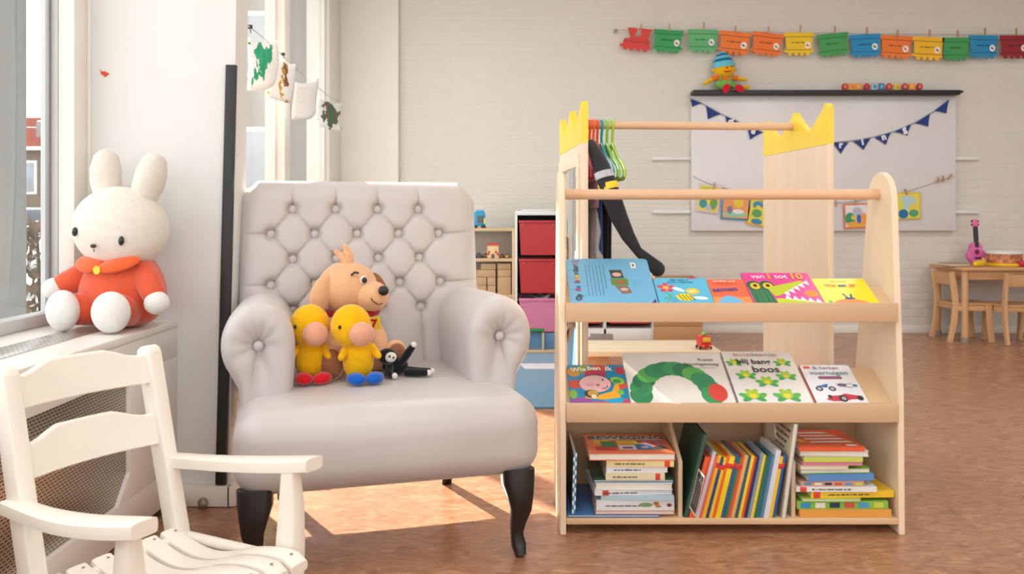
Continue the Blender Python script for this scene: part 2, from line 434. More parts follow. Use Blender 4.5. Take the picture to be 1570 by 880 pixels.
ROOF = mat((112, 56, 46), 1.0, 'roof_tiles', var=.15, scale=4, stretch=(1, 1, 3), spec=0)
house('brick_house', -34, -15, 40, 50, 4.1, 2.0, mat((118, 100, 84), .9, 'house_brick', var=.1, scale=5), ROOF, 'beige house with a red tiled roof seen through the window', [(-24.2, -22.4, 1.9, 3.5), (-20.6, -19.0, 1.9, 3.5), (-28.5, -26.6, 1.9, 3.5), (-18.0, -16.6, 1.9, 3.5)])
house('grey_backdrop_house', -11, -5.2, 22, 30, 8.5, 2, mat((124, 120, 116), .9, 'pale_render', var=.04, scale=2), ROOF, 'pale grey building added as backdrop to the glass beyond the column', [(-9.4, -8.2, 1.5, 3.2), (-7.2, -6.0, 1.5, 3.2), (-9.4, -8.2, 4.5, 6.2), (-7.2, -6.0, 4.5, 6.2)])  # added building, stands in for the grey wall reflection in the far panes
# parked car and hedge seen low in the near window
cr = empty('parked_car', (-8.6, 15.2, -.35), (0, 0, .15), 'white parked car outside the near window', 'car')
MB().rbox((0, 0, .62), (4.0, 1.6, .62), .22, 3, 1).build('car_body', gloss((232, 234, 236)), cr)
MB().rbox((-.1, 0, 1.12), (2.2, 1.4, .55), .24, 3, 1, lambda p: (p.x*(1-.25*(p.z+.27)/.55), p.y, p.z)).build('cabin', mat((70, 78, 86), .15, 'car_glass'), cr)
for sx in (-1.25, 1.25):
    for sy in (-.75, .75):
        MB().lathe([(.05, -.1), (.31, -.1), (.33, 0), (.31, .1), (.05, .1)], 18, M=Matrix.Translation((sx, sy, .33)) @ Matrix.Rotation(pi/2, 4, 'X')).build('wheel', BLACK, cr)
def hedge(name, x0, x1, y0, y1, h, label, n=900):
    r = empty(name, ((x0+x1)/2, (y0+y1)/2, -.35), label=label, cat='hedge')
    m = MB(); rr = random.Random(3)
    for i in range(n):
        p = Vector((rr.uniform(x0, x1)-(x0+x1)/2, rr.uniform(y0, y1)-(y0+y1)/2, rr.uniform(.05, h)))
        M = Matrix.Translation(p) @ Euler((rr.random()*6, rr.random()*6, rr.random()*6)).to_matrix().to_4x4()
        m.add([(-.07, 0, 0), (0, -.03, .01), (.07, 0, 0), (0, .03, .01)], [(0, 1, 2, 3)], 0, M)
    o = m.build('leaves', mat((104, 84, 62), .8, 'hedge_leaf', var=.3, scale=3), r); o['kind'] = 'stuff'
    s = MB()
    for i in range(14):
        x = (x1-x0)*(i/13-.5); s.tube([(x, 0, 0), (x+.1*rr.uniform(-1, 1), .1*rr.uniform(-1, 1), h*.9)], [.03, .01], n=6)
    s.build('stems', mat((96, 74, 56), .9, 'bark'), r)
hedge('bare_hedge', -6.2, -3.6, 7.6, 8.3, 1.25, 'brown half-bare hedge outside the near window', 1500)
ln = empty('street_lamp', (-7.1, 13, -.35), label='small grey lamp box hung on a wire outside', cat='lamp')
MB().box(-.13, .13, -.13, .13, 2.45, 2.7, .02).build('lamp_box', mat((128, 126, 120), .6, 'lamp_metal'), ln)
MB().tube([(-3.0, 0, 2.66), (0, 0, 2.6), (3.0, 0, 2.66)], .012, n=6, cap='flat').build('wire', mat((110, 110, 108), .6, 'wire_metal'), ln)

# ------------------------------------------------------------------ radiator cover
rc = empty('radiator_cover', (-1.25, 1.5, 0), label='white radiator cover with perforated metal panels under the window', cat='radiator cover')
def R(m): m.v = [(x+1.25, y-1.5, z) for x, y, z in m.v]; return m
R(MB().box(-1.422, -1.055, .2, 2.679, .562, .585, .004)).build('top_board', TRIM, rc)
fr = MB().box(-1.076, -1.058, .2, 2.679, .47, .562, .002).box(-1.076, -1.058, .2, 2.679, .03, .13, .002).box(-1.076, -1.058, 2.35, 2.679, .13, .47, .002).box(-1.076, -1.058, .2, .3, .13, .47, .002)
fr.prism([(2.35, .13), (2.28, .13), (2.35, .20)], -1.076, -1.058, 'yz').prism([(2.35, .47), (2.32, .47), (2.35, .44)], -1.076, -1.058, 'yz')
R(fr).build('front_frame', TRIM, rc)
R(MB().box(-1.074, -1.070, .3, 2.35, .13, .47, .0005)).build('perforated_panel', perforated_material(.0150, .0082, (1, 2), hole=(52, 42, 34), metal=(206, 192, 172)), rc)
R(MB().box(-1.27, -1.17, .35, 2.52, .5855, .5872, .0004)).build('top_grille', perforated_material(.02, .02, (1, 0), hole=(70, 66, 60), metal=(226, 224, 218), name='slotted_grille'), rc)
R(MB().box(-1.40, -1.09, .25, 2.66, .0, .03, .002)).build('plinth', BLACK, rc)

# ------------------------------------------------------------------ tufted armchair
TH = radians(16)
AC = empty('armchair', (-.385, 2.476, 0), (0, 0, TH), 'pale grey button-tufted armchair with rolled arms and black cabriole legs', 'armchair')
FAB = mat((196, 189, 185), .36, 'grey_satin_fabric', var=.03, scale=5, bump=.12, bscale=420, sheen=.25, stretch=(1, 1, 1), spec=.45)
PLEAT = FAB
def seat_def(p):
    x, y, z = p; u = x/.40; v = y/.36
    fz = (z+.105)/.21
    z += fz**1.5*(.020*max(0, 1-u*u)*(.7+.3*max(0, 1-v*v)))
    if y < 0: y -= .055*max(0, 1-u*u)*(-v)*(.7+.3*sin(pi*min(1, max(0, fz))))
    x *= 1-.05*max(0, v)
    z += (1-fz)*.010*(1-u*u)
    return (x, y, z)
MB().rbox((0, .03, .315), (.80, .70, .21), .072, 7, 10, seat_def).build('seat_cushion', FAB, AC, angle=80)
# back: tufted grid
XC, HWB = -.01, .395
rows = [.935-.082*i for i in range(5)]
btn = []
for k, z in enumerate(rows):
    if k % 2 == 0: btn.append([(-.237+.139*j, z) for j in range(4)])
    else: btn.append([(-.306+.139*j, z) for j in range(5)])
segs = []
for k in range(4):
    for (x, z) in btn[k]:
        for (x2, z2) in btn[k+1]:
            if abs(x-x2) < .08: segs.append((x, z, x2, z2))
for (x, z) in btn[0]: segs.append((x, z, x+.004, 1.04))
for k in (1, 3):
    x, z = btn[k][0]; segs.append((x, z, -.41, z-.002)); x, z = btn[k][-1]; segs.append((x, z, .40, z+.004))
for (x, z) in btn[4]: segs.append((x, z, x+.008, .36))
SG = np.array(segs); BT = np.array([b for r_ in btn for b in r_])
NU, NV = 250, 216
Z0, Z1 = .34, 1.03
def back_plane(z): return .345+.11*(z-.36)/.67
vs = []
us = np.linspace(-1, 1, NU); ws = np.linspace(0, 1, NV)
grid = np.zeros((NV, NU, 3))
for i, w in enumerate(ws):
    z = Z0+(Z1-Z0)*w
    t = max(0, (z-(Z1-.07))/.07); hw = HWB-.06*t**1.4
    hw -= .018*max(0, (.62-z)/.3)
    xs = XC+us*hw
    d = np.minimum(np.minimum(hw-np.abs(us*hw), Z1-z), 1)
    e = np.clip(d/.07, 0, 1); puff = .06*np.sqrt(1-(1-e)**2)
    A = SG[:, :2]; B = SG[:, 2:]; AB = B-A
    Pt = np.stack([xs, np.full_like(xs, z)], 1)
    tt = np.clip(((Pt[:, None]-A)*AB).sum(2)/(AB**2).sum(1), 0, 1)
    dist = np.sqrt(((Pt[:, None]-(A+tt[..., None]*AB))**2).sum(2)).min(1)
    bd = np.sqrt(((Pt[:, None]-BT)**2).sum(2)).min(1)
    inside = np.clip((z-.40)/.1, 0, 1)
    dep = (.010*np.exp(-(dist/.0038)) + .004*np.exp(-(dist/.025)**2))*(.4+.6*inside) + .018*np.exp(-(bd/.022)**2) + .016*np.exp(-(bd/.0175)**4)
    dep *= np.clip(e*1.2, .25, 1)
    grid[i, :, 0] = xs; grid[i, :, 1] = back_plane(z)-puff+dep; grid[i, :, 2] = z
vs = [tuple(p) for p in grid.reshape(-1, 3)]
fs = [(i*NU+j, i*NU+j+1, (i+1)*NU+j+1, (i+1)*NU+j) for i in range(NV-1) for j in range(NU-1)]
rim = [i*NU for i in range(NV)]+[(NV-1)*NU+j for j in range(1, NU)]+[i*NU+NU-1 for i in range(NV-2, -1, -1)]
for step in ((.045, 0.0), (.085, .01), (.115, .03)):
    base = len(vs); prev = rim if step[0] == .045 else list(range(base-len(rim), base))
    for r_ in rim:
        x, y, z = vs[r_]; vs.append((XC+(x-XC)*(1-step[1]), y+step[0], z-step[1]*.8))
    for a in range(len(rim)-1): fs.append((prev[a], prev[a+1], base+a+1, base+a))
fs.append(tuple(range(len(vs)-len(rim), len(vs))))
bk = MB().add(vs, fs).build('backrest', FAB, AC, angle=75)
bm_ = MB().ell((0, 0, 0), (.0155, .009, .0155), n=16, m=8)
bme = None
for (x, z) in BT:
    dpt = .0305
    if bme is None: o = bm_.build('button', FAB, bk); bme = o.data
    else: o = link('button', bme, bk)
    o.location = (float(x), back_plane(float(z))-.06+dpt, float(z))
# rolled arms
def arm(sgn):
    # profile relative to scroll centre, x outward
    prof = []
    for i in range(26):
        a = radians(175-205*i/25); prof.append((.098*cos(a), .118*sin(a)))
    prof += [(.070, -.085), (.052, -.12), (.046, -.17), (.050, -.24), (.056, -.31), (-.06, -.31), (-.078, -.26), (-.088, -.18), (-.094, -.10), (-.098, -.04)]
    n = len(prof); vs = []; fs = []
    yf = -.085
    cap = [(.10, .022), (.2, .006), (.36, -.006), (.55, -.014), (.74, -.015), (.88, -.008), (.965, .008), (1.0, .028), (1.0, .12), (1.0, .25), (1.0, .46)]
    for sc, dy in cap:
        for j, (x, z) in enumerate(prof):
            pl_ = 0
            if sc < .9: pl_ = .005*abs(sin(j*pi/n*9))*(1-abs(sc-.4)/.5)
            k = 1.0
            tz = max(0, dy-.1)
            vs.append((sgn*(x*sc-.012*tz/.36), yf+dy-pl_, .56+z*sc-.02*tz))
    for i in range(len(cap)-1):
        for j in range(n):
            a = i*n+j; b = i*n+(j+1) % n; fs.append((a, b, b+n, a+n))
    fs.append(tuple(range(n))); fs.append(tuple(range(len(vs)-n, len(vs))))
    ao = MB().add(vs, fs).build('armrest', FAB, AC, (sgn*.34, 0, 0), angle=70)
    MB().ell((0, yf+.006, .56), (.014, .01, .014), n=16, m=8).build('button', FAB, ao)
arm(-1); arm(1)
# legs
LEG = mat((24, 22, 22), .32, 'black_lacquer', var=.08, scale=20, coat=.2)
def leg(x, y, sx):
    path = [(0, 0, .235), (0, -.004, .20), (sx*.004, -.012, .165), (sx*.006, -.014, .13), (sx*.001, -.006, .095), (-sx*.001, 0, .06), (sx*.003, -.006, .03), (sx*.006, -.016, .004)]
    MB().tube(path, [.045, .044, .036, .028, .021, .0165, .019, .014], n=20, cap='flat', square=(1, .9, .6), up=(1, 0, 0)).build('leg', LEG, AC, (x, y, 0))
leg(-.345, -.285, -1); leg(.33, -.295, 1)
for x in (-.27, .27):
    MB().tube([(0, 0, .25), (0, .03, .12), (0, .07, .004)], [.028, .022, .017], n=16, cap='flat', square=(1, 1, .5), up=(1, 0, 0)).build('leg', LEG, AC, (x, .29, 0))

# ------------------------------------------------------------------ child's rocking chair
RK = empty('rocking_chair', (-.754, 1.596, 0), (0, 0, -.492), 'cream painted child rocking chair with slatted seat and two back slats', 'rocking chair')
CREAM = mat((240, 234, 220), .33, 'cream_paint', var=.02, scale=12, bump=.05, bscale=40)
SZ = .279
def plank(m, a, b, w, t, up=(0, 0, 1), e=.22, n=16): m.tube([a, b], 1, n=n, cap='flat', square=(w/2, t/2, e), up=up); return m
# local: x forward, y to the far side, z up
for s in (-1, 1):
    m = MB(); y = s*.15
    m.tube([(.035, y, .07), (.0, y, SZ), (-.04, y, .44), (-.083, y, .628)], [1]*4, n=16, cap='flat', square=(.021, .017, .3), up=(1, 0, 0))
    m.tube([(-.083, y, .626), (-.0855, y, .637), (-.087, y, .643)], [1, .9, .6], n=16, cap='flat', square=(.021, .017, .3), up=(1, 0, 0))
    m.build('back_post', CREAM, RK)
    m = MB(); yf = s*.178
    m.tube([(.292, s*.165, .06), (.288, s*.168, .20), (.285, s*.172, .29), (.282, yf, .36), (.28, yf, .432)], [1, 1.15, 1.25, 1.1, .8], n=16, cap='flat', square=(.019, .017, .45), up=(1, 0, 0))
    m.build('front_post', CREAM, RK)
    m = MB(); pts = []
    N_ = 10
    for i in range(N_+1):
        t = i/N_; x = -.055+.385*t; yy = s*(.158+.030*t+.012*sin(pi*t)); z = .408+.036*t-.008*sin(pi*t)
        pts.append((x, yy, z))
    wd = [.021, .021, .021, .022, .024, .026, .027, .028, .0285, .028, .024]
    vs = []; fs = []
    for i, (x, yy, z) in enumerate(pts):
        hw = wd[i]; ht = .0125
        for a in range(12):
            an = 2*pi*a/12; ca, sa = cos(an), sin(an)
            vs.append((x, yy+hw*math.copysign(abs(ca)**.35, ca), z+ht*math.copysign(abs(sa)**.35, sa)))
    for i in range(N_):
        for a in range(12): fs.append((i*12+a, i*12+(a+1) % 12, (i+1)*12+(a+1) % 12, (i+1)*12+a))
    fs.append(tuple(range(12))); fs.append(tuple(range(N_*12, N_*12+12)))
    MB().add(vs, fs).build('armrest', CREAM, RK)
    m = MB(); path = []
    for i in range(15):
        t = i/14; x = -.27+.68*t; z = .014+.42*((x-.12)**2)*1.1
        path.append((x, s*.162, z+.012))
    m.tube(path, 1, n=12, cap='flat', square=(.016, .012, .3), up=(0, 0, 1)); m.build('rocker', CREAM, RK)
    MB().tube([(.02, s*.158, .262), (.285, s*.165, .262)], .011, n=12, cap='flat').build('side_rail', CREAM, RK)
    MB().tube([(.03, s*.158, .15), (.285, s*.162, .15)], .009, n=12, cap='flat').build('side_rail', CREAM, RK)
def back_slat(zc, xoff, h):
    vs = []; fs = []; NN = 14
    for i in range(NN+1):
        t = -1+2*i/NN; y = t*.137
        bow = -.022*(1-t*t)
        top = h/2+(.018 if abs(t) < .45 else .018*max(0, 1-(abs(t)-.45)/.35)); bot = -h/2
        for (dx, dz) in ((-.008, bot), (.008, bot), (.008, top), (-.008, top)):
            vs.append((xoff-.232*dz+bow+dx, y, zc+dz))
    for i in range(NN):
        for a in range(4): fs.append((i*4+a, i*4+(a+1) % 4, (i+1)*4+(a+1) % 4, (i+1)*4+a))
    fs.append((0, 1, 2, 3)); fs.append(tuple(range(NN*4, NN*4+4)))
    o = MB().add(vs, fs).build('back_slat', CREAM, RK)
    bv = o.modifiers.new('soft_edges', 'BEVEL'); bv.width = .003; bv.segments = 2; bv.limit_method = 'ANGLE'
back_slat(.598, -.074, .058); back_slat(.478, -.046, .060)
for j in range(6):
    y0 = -.147+j*.0503; vs = []; fs = []; NN = 16
    for i in range(NN+1):
        t = i/NN; x = .005+.345*t
        z = SZ+.004-.026*sin(pi*min(1, t/.62)) if t < .62 else SZ+.004+.012*sin(pi*(t-.62)/.5)
        if t > .94: z -= .010*(t-.94)/.06
        for a in range(10):
            an = 2*pi*a/10; ca, sa = cos(an), sin(an)
            vs.append((x, y0+.0215+.0215*math.copysign(abs(ca)**.4, ca), z-.008+.009*math.copysign(abs(sa)**.5, sa)))
    for i in range(NN):
        for a in range(10): fs.append((i*10+a, i*10+(a+1) % 10, (i+1)*10+(a+1) % 10, (i+1)*10+a))
    fs.append(tuple(range(10))); fs.append(tuple(range(NN*10, NN*10+10)))
    sl = MB().add(vs, fs).build('seat_slat', CREAM, RK)
    for x in (.025, .33): MB().ell((x, y0+.0215, SZ+.0055 if x < .1 else SZ+.0165), (.003, .003, .0016), n=8, m=6).build('screw', mat((150, 140, 120), .4, 'screw', metal=.6), sl)
for x in (.02, .315): MB().tube([(x, -.15, .262), (x, .15, .262)], .013, n=12, cap='flat').build('cross_rail', CREAM, RK)

# ------------------------------------------------------------------ plush rabbit on the radiator cover
def plush(c, key, var=.05): return mat(c, .95, key, var=var, scale=60, bump=.5, bscale=260, sheen=.5, spec=.1)
WPL = plush((222, 214, 202), 'white_plush'); RPL = plush((214, 92, 62), 'red_plush'); OPL = plush((232, 96, 48), 'orange_plush'); WPAD = plush((226, 223, 218), 'paw_plush', .03)
RB = empty('plush_rabbit', (-1.165, 2.47, .5875), (0, 0, radians(-16)), 'large white plush rabbit in a red suit sitting on the radiator cover', 'plush toy')
def egg(p): return Vector((p.x*(1-.20*p.z/.15), p.y, p.z))
MB().ell((0, .045, .115), (.130, .105, .125), n=28, m=18, deform=lambda p: Vector((p.x*(1-.18*p.z/.12), p.y*(1-.1*p.z/.12), max(p.z, -.114)))).build('suit', RPL, RB)
hd = MB().ell((-.008, .045, .288), (.148, .112, .124), (0, radians(9), 0), n=32, m=20).build('head', WPL, RB)
MB().tube([(-.060, .06, .36), (-.070, .062, .395), (-.078, .064, .43), (-.081, .066, .465), (-.081, .068, .488)], [.034, .040, .0445, .0445, .039], n=22).build('ear', WPL, hd)
MB().tube([(.045, .06, .35), (.060, .062, .385), (.074, .064, .42), (.083, .066, .452), (.088, .068, .474)], [.033, .040, .0445, .0445, .039], n=22).build('ear', WPL, hd)
for sx, z in ((-.072, .280), (.078, .255)):
    MB().ell((sx-.006, -.0585 if sx < 0 else -.047, z), (.0085, .006, .0135), (0, .1, 0), n=14, m=10).build('eye', mat((22, 22, 24), .2, 'eye_bead'), hd)
MB().ell((-.006, -.067, .240), (.009, .006, .006), n=12, m=8).build('nose', mat((60, 48, 46), .6, 'nose_thread'), hd)
MB().tube([(-.005, -.0655, .231), (-.004, -.066, .225)], .0014, n=6).build('mouth', mat((60, 48, 46), .6, 'nose_thread'), hd)
for s in (-1, 1):
    vs = MB(); pts = [(0, .012), (s*.03, -.006), (s*.07, -.004), (s*.098, .016), (s*.095, .036), (s*.05, .030)]
    vs.ell((s*.052, -.032, .188), (.060, .034, .014), (.55, s*-.22, s*.42), n=18, m=10); vs.build('collar', OPL, RB)
b_ = MB().lathe([(.0005, 0), (.0115, 0), (.0125, .0025), (.0115, .005), (.008, .004), (.0005, .004)], 18, M=Matrix.Translation((.008, -.066, .172)) @ Matrix.Rotation(pi/2, 4, 'X')).build('button', gloss((240, 196, 40)), RB)
MB().tube([(-.085, .03, .165), (-.125, .0, .140), (-.150, -.02, .125)], [.040, .038, .034], n=16).build('sleeve', RPL, RB)
MB().ell((-.172, -.035, .113), (.036, .034, .032), n=18, m=12).build('paw', WPAD, RB)
MB().tube([(.085, .03, .160), (.12, .01, .130), (.142, .0, .105)], [.040, .038, .034], n=16).build('sleeve', RPL, RB)
MB().ell((.162, -.01, .078), (.035, .034, .034), n=18, m=12).build('paw', WPAD, RB)
for s, a in ((-1, -.25), (1, .2)):
    MB().tube([(s*.05, -.0, .055), (s*.072, -.055, .058)], [.05, .046], n=16).build('trouser_leg', RPL, RB)
    MB().ell((s*.082, -.098, .058), (.054, .040, .058), (0, 0, a), n=20, m=14).build('foot', WPAD, RB)
# ------------------------------------------------------------------ soft toys on the armchair
DT = plush((226, 176, 134), 'tan_plush'); DB = plush((150, 98, 66), 'brown_plush')
def atc(x, y, z): # armchair local -> world
    return Vector((-.385+x*cos(TH)-y*sin(TH), 2.476+x*sin(TH)+y*cos(TH), z))
q = atc(-.066, .165, .437)
DG = empty('plush_dog', q, (0, 0, radians(14)), 'tan plush dog with floppy ears and red scarf leaning on the armchair back', 'plush toy')
dk = mat((30, 26, 24), .35, 'dark_bead'); red_ = plush((176, 40, 40), 'scarf_red')
MB().ell((0, .03, .095), (.075, .07, .11), n=22, m=16, deform=lambda p: Vector((p.x, p.y, max(p.z, -.094)))).build('body', DT, DG)
hd = MB().ell((-.012, .0, .255), (.092, .085, .082), (0, .12, 0), n=28, m=18).build('head', DT, DG)
MB().ell((.058, -.055, .232), (.052, .048, .046), (0, .1, .5), n=22, m=14).build('snout', DT, hd)
MB().ell((.088, -.098, .252), (.017, .012, .015), (0, .2, .4), n=14, m=10).build('nose', dk, hd)
MB().tube([(.048, -.100, .236), (.055, -.106, .222), (.070, -.108, .212), (.083, -.104, .214)], .0016, n=6).build('mouth', dk, hd)
MB().ell((.032, -.078, .283), (.009, .006, .010), n=12, m=8).build('eye', dk, hd)
MB().ell((.0305, -.0765, .2835), (.0115, .0055, .0125), n=12, m=8).build('eye_white', WPAD, hd)
MB().tube([(-.005, -.079, .300), (.004, -.0785, .307), (.013, -.078, .305)], .0035, n=6).build('eyebrow', dk, hd)
MB().ell((-.094, -.052, .238), (.036, .020, .064), (.15, .25, .45), n=18, m=12).build('ear', DT, hd)
MB().ell((.080, .0, .245), (.028, .018, .058), (.1, -.30, -.2), n=18, m=12).build('ear', DB, hd)
MB().tube([(-.018, -.01, .33), (-.030, -.012, .352), (-.048, -.014, .366)], [.018, .013, .008], n=10).build('hair_tuft', DT, hd)
MB().tube([(-.012, -.012, .33), (-.010, -.015, .360), (-.022, -.018, .382)], [.019, .014, .009], n=10).build('hair_tuft', DT, hd)
sc1 = MB().tube([(.075*cos(t), .005+.062*sin(t), .178) for t in [2*pi*i/24 for i in range(25)]], .012, n=10, cap='flat').build('scarf', red_, DG)
MB().rbox((.060, -.060, .145), (.045, .008, .05), .003).build('scarf_patch', plush((232, 190, 50), 'patch_yellow'), sc1)
letters('patch_number', '7', .045, red_, sc1, (.060, -.0652, .145), (pi/2, 0, 0), ext=.001, bold=.0012)
MB().tube([(.055, -.02, .155), (.075, -.05, .105), (.085, -.075, .055)], [.026, .027, .026], n=14).build('arm', DT, DG)
MB().tube([(-.055, -.02, .155), (-.07, -.05, .105), (-.06, -.07, .06)], [.026, .027, .026], n=14).build('arm', DT, DG)
for x, y, a in ((-.066, -.150, -.15), (.125, -.085, .35)):
    lg = MB().tube([(x*.5, -.03, .035), (x, y+.03, .045)], [.035, .04], n=14).build('leg', DT, DG)
    MB().ell((x, y, .050), (.040, .028, .052), (.0, 0, a), n=18, m=12).build('foot', DT, DG)
    MB().ell((x+.006*sin(a), y-.013, .050), (.033, .020, .044), (0, 0, a), n=18, m=12).build('sole', DB, DG)
def duck(loc, rz, footc, label, tilt, ho=0):
    Y = mat((238, 180, 20), .9, 'yellow_knit', var=.08, scale=40, bump=1.0, bscale=130, sheen=.3, spec=.1)
    r = empty('crochet_duck', loc, (0, 0, rz), label, 'plush toy', 'yellow crochet ducks on the armchair')
    MB().ell((0, .0, .062), (.045, .04, .062), n=20, m=14).build('body', Y, r)
    h = MB().ell((tilt*.3+ho, -.002, .158), (.058, .056, .063), n=24, m=16).build('head', Y, r)
    MB().ell((tilt+.012+ho, -.058, .142), (.036, .036, .034), n=18, m=12).build('beak', plush((222, 160, 130), 'peach_knit'), h)
    MB().ell((tilt*.3-.036+ho, -.045, .162), (.005, .004, .006), n=10, m=6).build('eye', dk, h)
    for s in (-1, 1):
        MB().ell((s*.026+.012, -.060, .0175), (.024, .034, .0175), (0, 0, s*-.5), n=16, m=10).build('foot', plush(footc, 'knit_foot_'+str(footc)), r)
        MB().tube([(s*.035, -.005, .095), (s*.052, -.03, .075)], [.015, .010], n=10).build('wing', Y, r)
duck(atc(-.196, .03, .437), radians(8), (206, 26, 34), 'yellow crochet duck with red feet beside the plush dog', .012, -.006)
duck(atc(-.066, -.03, .440), radians(18), (24, 92, 186), 'yellow crochet duck with blue feet in front of the plush dog', .016, -.026)
bk_ = plush((30, 30, 32), 'black_knit'); wk = plush((228, 224, 214), 'white_knit')
LM = empty('crochet_cow', atc(.048, .015, .440), (0, 0, radians(20)), 'small black and white crochet animal lying against the plush dog', 'plush toy')
MB().ell((.0, .01, .028), (.04, .026, .028), n=16, m=10).build('body', bk_, LM)
h_ = MB().ell((-.028, -.012, .062), (.028, .024, .024), n=16, m=10).build('head', bk_, LM)
MB().ell((-.022, -.030, .062), (.018, .012, .015), n=14, m=8).build('face_patch', wk, h_)
for x, z in ((-.027, .066), (-.016, .062)): MB().ell((x, -.041, z), (.003, .003, .004), n=8, m=6).build('eye', dk, h_)
for pth in ([(.015, -.005, .04), (.032, -.02, .07), (.042, -.03, .088)], [(.03, .0, .016), (.07, -.015, .012), (.095, -.02, .012)], [(.03, -.02, .012), (.06, -.035, .012), (.08, -.04, .012)], [(-.02, -.01, .03), (-.03, -.03, .014), (-.02, -.045, .012)]):
    l_ = MB().tube(pth, [.012, .012, .010], n=12).build('leg', bk_, LM)
    MB().ell(Vector(pth[-1])+(Vector(pth[-1])-Vector(pth[-2])).normalized()*.009, (.009, .009, .009), n=10, m=8).build('paw', wk, l_)

# ------------------------------------------------------------------ front bookshelf
BS = empty('bookshelf', (.632, 2.6, 0), label='light plywood display bookshelf with two tilted shelves and rounded side panels', cat='bookshelf')
BX, BY = .632, 2.6
PLY = (238, 216, 184)
def B(m): m.v = [(x-BX, y-BY, z) for x, y, z in m.v]; return m
prof = [(2.43, 0), (2.76, 0), (2.745, .40), (2.648, .955)]
prof += [(2.5615+.0865*cos(radians(a)), .957+.088*sin(radians(a))) for a in range(10, 171, 16)] + [(2.474, .955), (2.436, .40)]
for x0 in (.137, 1.109): B(MB().prism(prof, x0, x0+.018, 'yz', ch=.0025)).build('side_panel', wood(PLY, 'z', 'ply'), BS)
B(MB().tube([(.155, 2.565, .978), (1.109, 2.565, .978)], .0158, n=20, cap='flat')).build('rail', wood((226, 184, 144), 'x', 'beech'), BS)
SLOPE = radians(28)
def shelf(zl, depth):
    B(MB().box(.1555, 1.1085, 2.430, 2.4445, zl-.055, zl, .003)).build('lip', wood((212, 176, 138), 'x', 'beech'), BS)
    c, s = cos(SLOPE), sin(SLOPE); z0 = zl-.020
    m = MB(); m.prism([(2.445, z0), (2.445+depth*c, z0+depth*s), (2.445+depth*c+.010*s, z0+depth*s-.010*c), (2.445, z0-.012)], .1555, 1.1085, 'yz')
    B(m).build('tilted_board', wood((224, 192, 152), 'x', 'beech'), BS)
    return z0
ZU = shelf(.663, .12); ZL = shelf(.375, .19)
B(MB().box(.1555, 1.1085, 2.432, 2.735, .027, .045, .003)).build('bottom_board', wood((222, 184, 142), 'x', 'beech'), BS)
B(MB().box(.1555, 1.1085, 2.737, 2.745, .03, .36, .002)).build('back_board', wood((214, 178, 140), 'x', 'beech'), BS)
for x in (.480, .806): B(MB().prism([(2.446, .0455), (2.446, .205), (2.72, .33), (2.735, .33), (2.735, .0455)], x, x+.012, 'yz', ch=.002)).build('divider', wood((216, 186, 150), 'y', 'beech'), BS)

# ------------------------------------------------------------------ display books
PAGE = paper((240, 234, 220))
def dbook(name, x0, w, h, t, shelf_z, cover, label, r=.008, spine=None, rz=0):
    e = empty(name, (x0, 2.4458+t*.48, shelf_z+.001), (SLOPE, 0, rz), label, 'book', 'picture books displayed on the tilted shelves')
    MB().prism(rrect(.001, w-.001, .002, h-.002, r), .0008, t-.0012, 'xy').build('page_block', PAGE, e)
    MB().prism(rrect(0, w, 0, h, r), 0, .0012, 'xy').build('back_cover', gloss(cover), e)
    MB().prism(rrect(0, w, 0, h, r), t-.0014, t, 'xy').build('front_cover', gloss(cover), e)
    if spine: MB().box(-.0006, .0012, 0, h, 0, t, .0003).build('spine', gloss(spine), e)
    return e, Art(t+.0001), t+.0020
def title(e, txt, x, y, size, c, z, rot=0, sx=1, bold=.0): return letters('title_lettering', txt, size, flat(c), e, (x, y, z), (0, 0, rot), ext=.0001, bold=bold, sx=sx)

# blue book lying sideways
e, a, z = dbook('picture_book', .1685, .256, .262, .012, ZU, (112, 178, 216), 'large light blue book turned sideways at the left end of the top shelf', r=.014)
rr = random.Random(5)
cols = ['c04080', 'e06030', '405050', '4a3a50', '384858', '3a6a50', 'e8c020', 'e0b020', 'b03070', 'e07020', '1a70b0']
for i, ch in enumerate('jiredreob ed pO'):
    if ch != ' ': title(e, ch, .028, .246-.0150*i, .025, cols[i % len(cols)], z, rot=pi/2, bold=.0010)
for k in range(6):
    pts = [(.058+.011*k+(.0016*(j % 2)), .225-.0125*j) for j in range(15-(3 if k == 5 else 0))]
    a.stroke(pts, .0018, '3a6a90')
a.cut('small_print', e)
a.poly([(.130, .195), (.168, .195), (.172, .148), (.134, .148)], '3c4a38').ell(.152, .168, .014, .012, 'd8a8a0').cut('printed_photo', e).poly([(.130, .146), (.182, .146), (.182, .108), (.130, .108)], '5a8a40').ell(.158, .126, .018, .008, 'a85a38').cut('printed_photo', e)
a.poly([(.138, .106), (.178, .106), (.188, .066), (.158, .060)], '8a6a58').ell(.166, .085, .012, .008, 'c8b8a0').cut('printed_photo', e).rect(.200, .216, .206, .238, 'eeeeea').rect(.205, .211, .214, .230, '6a6a66').cut('barcode_label', e)
for k in range(3): a.rect(.196+.011*k, .203+.011*k, .100, .140, '6aaed0')
a.cut('pale_print', e).poly([(.232, .006), (.250, .006), (.252, .036)], '4a2c78').build('cover_picture', e)
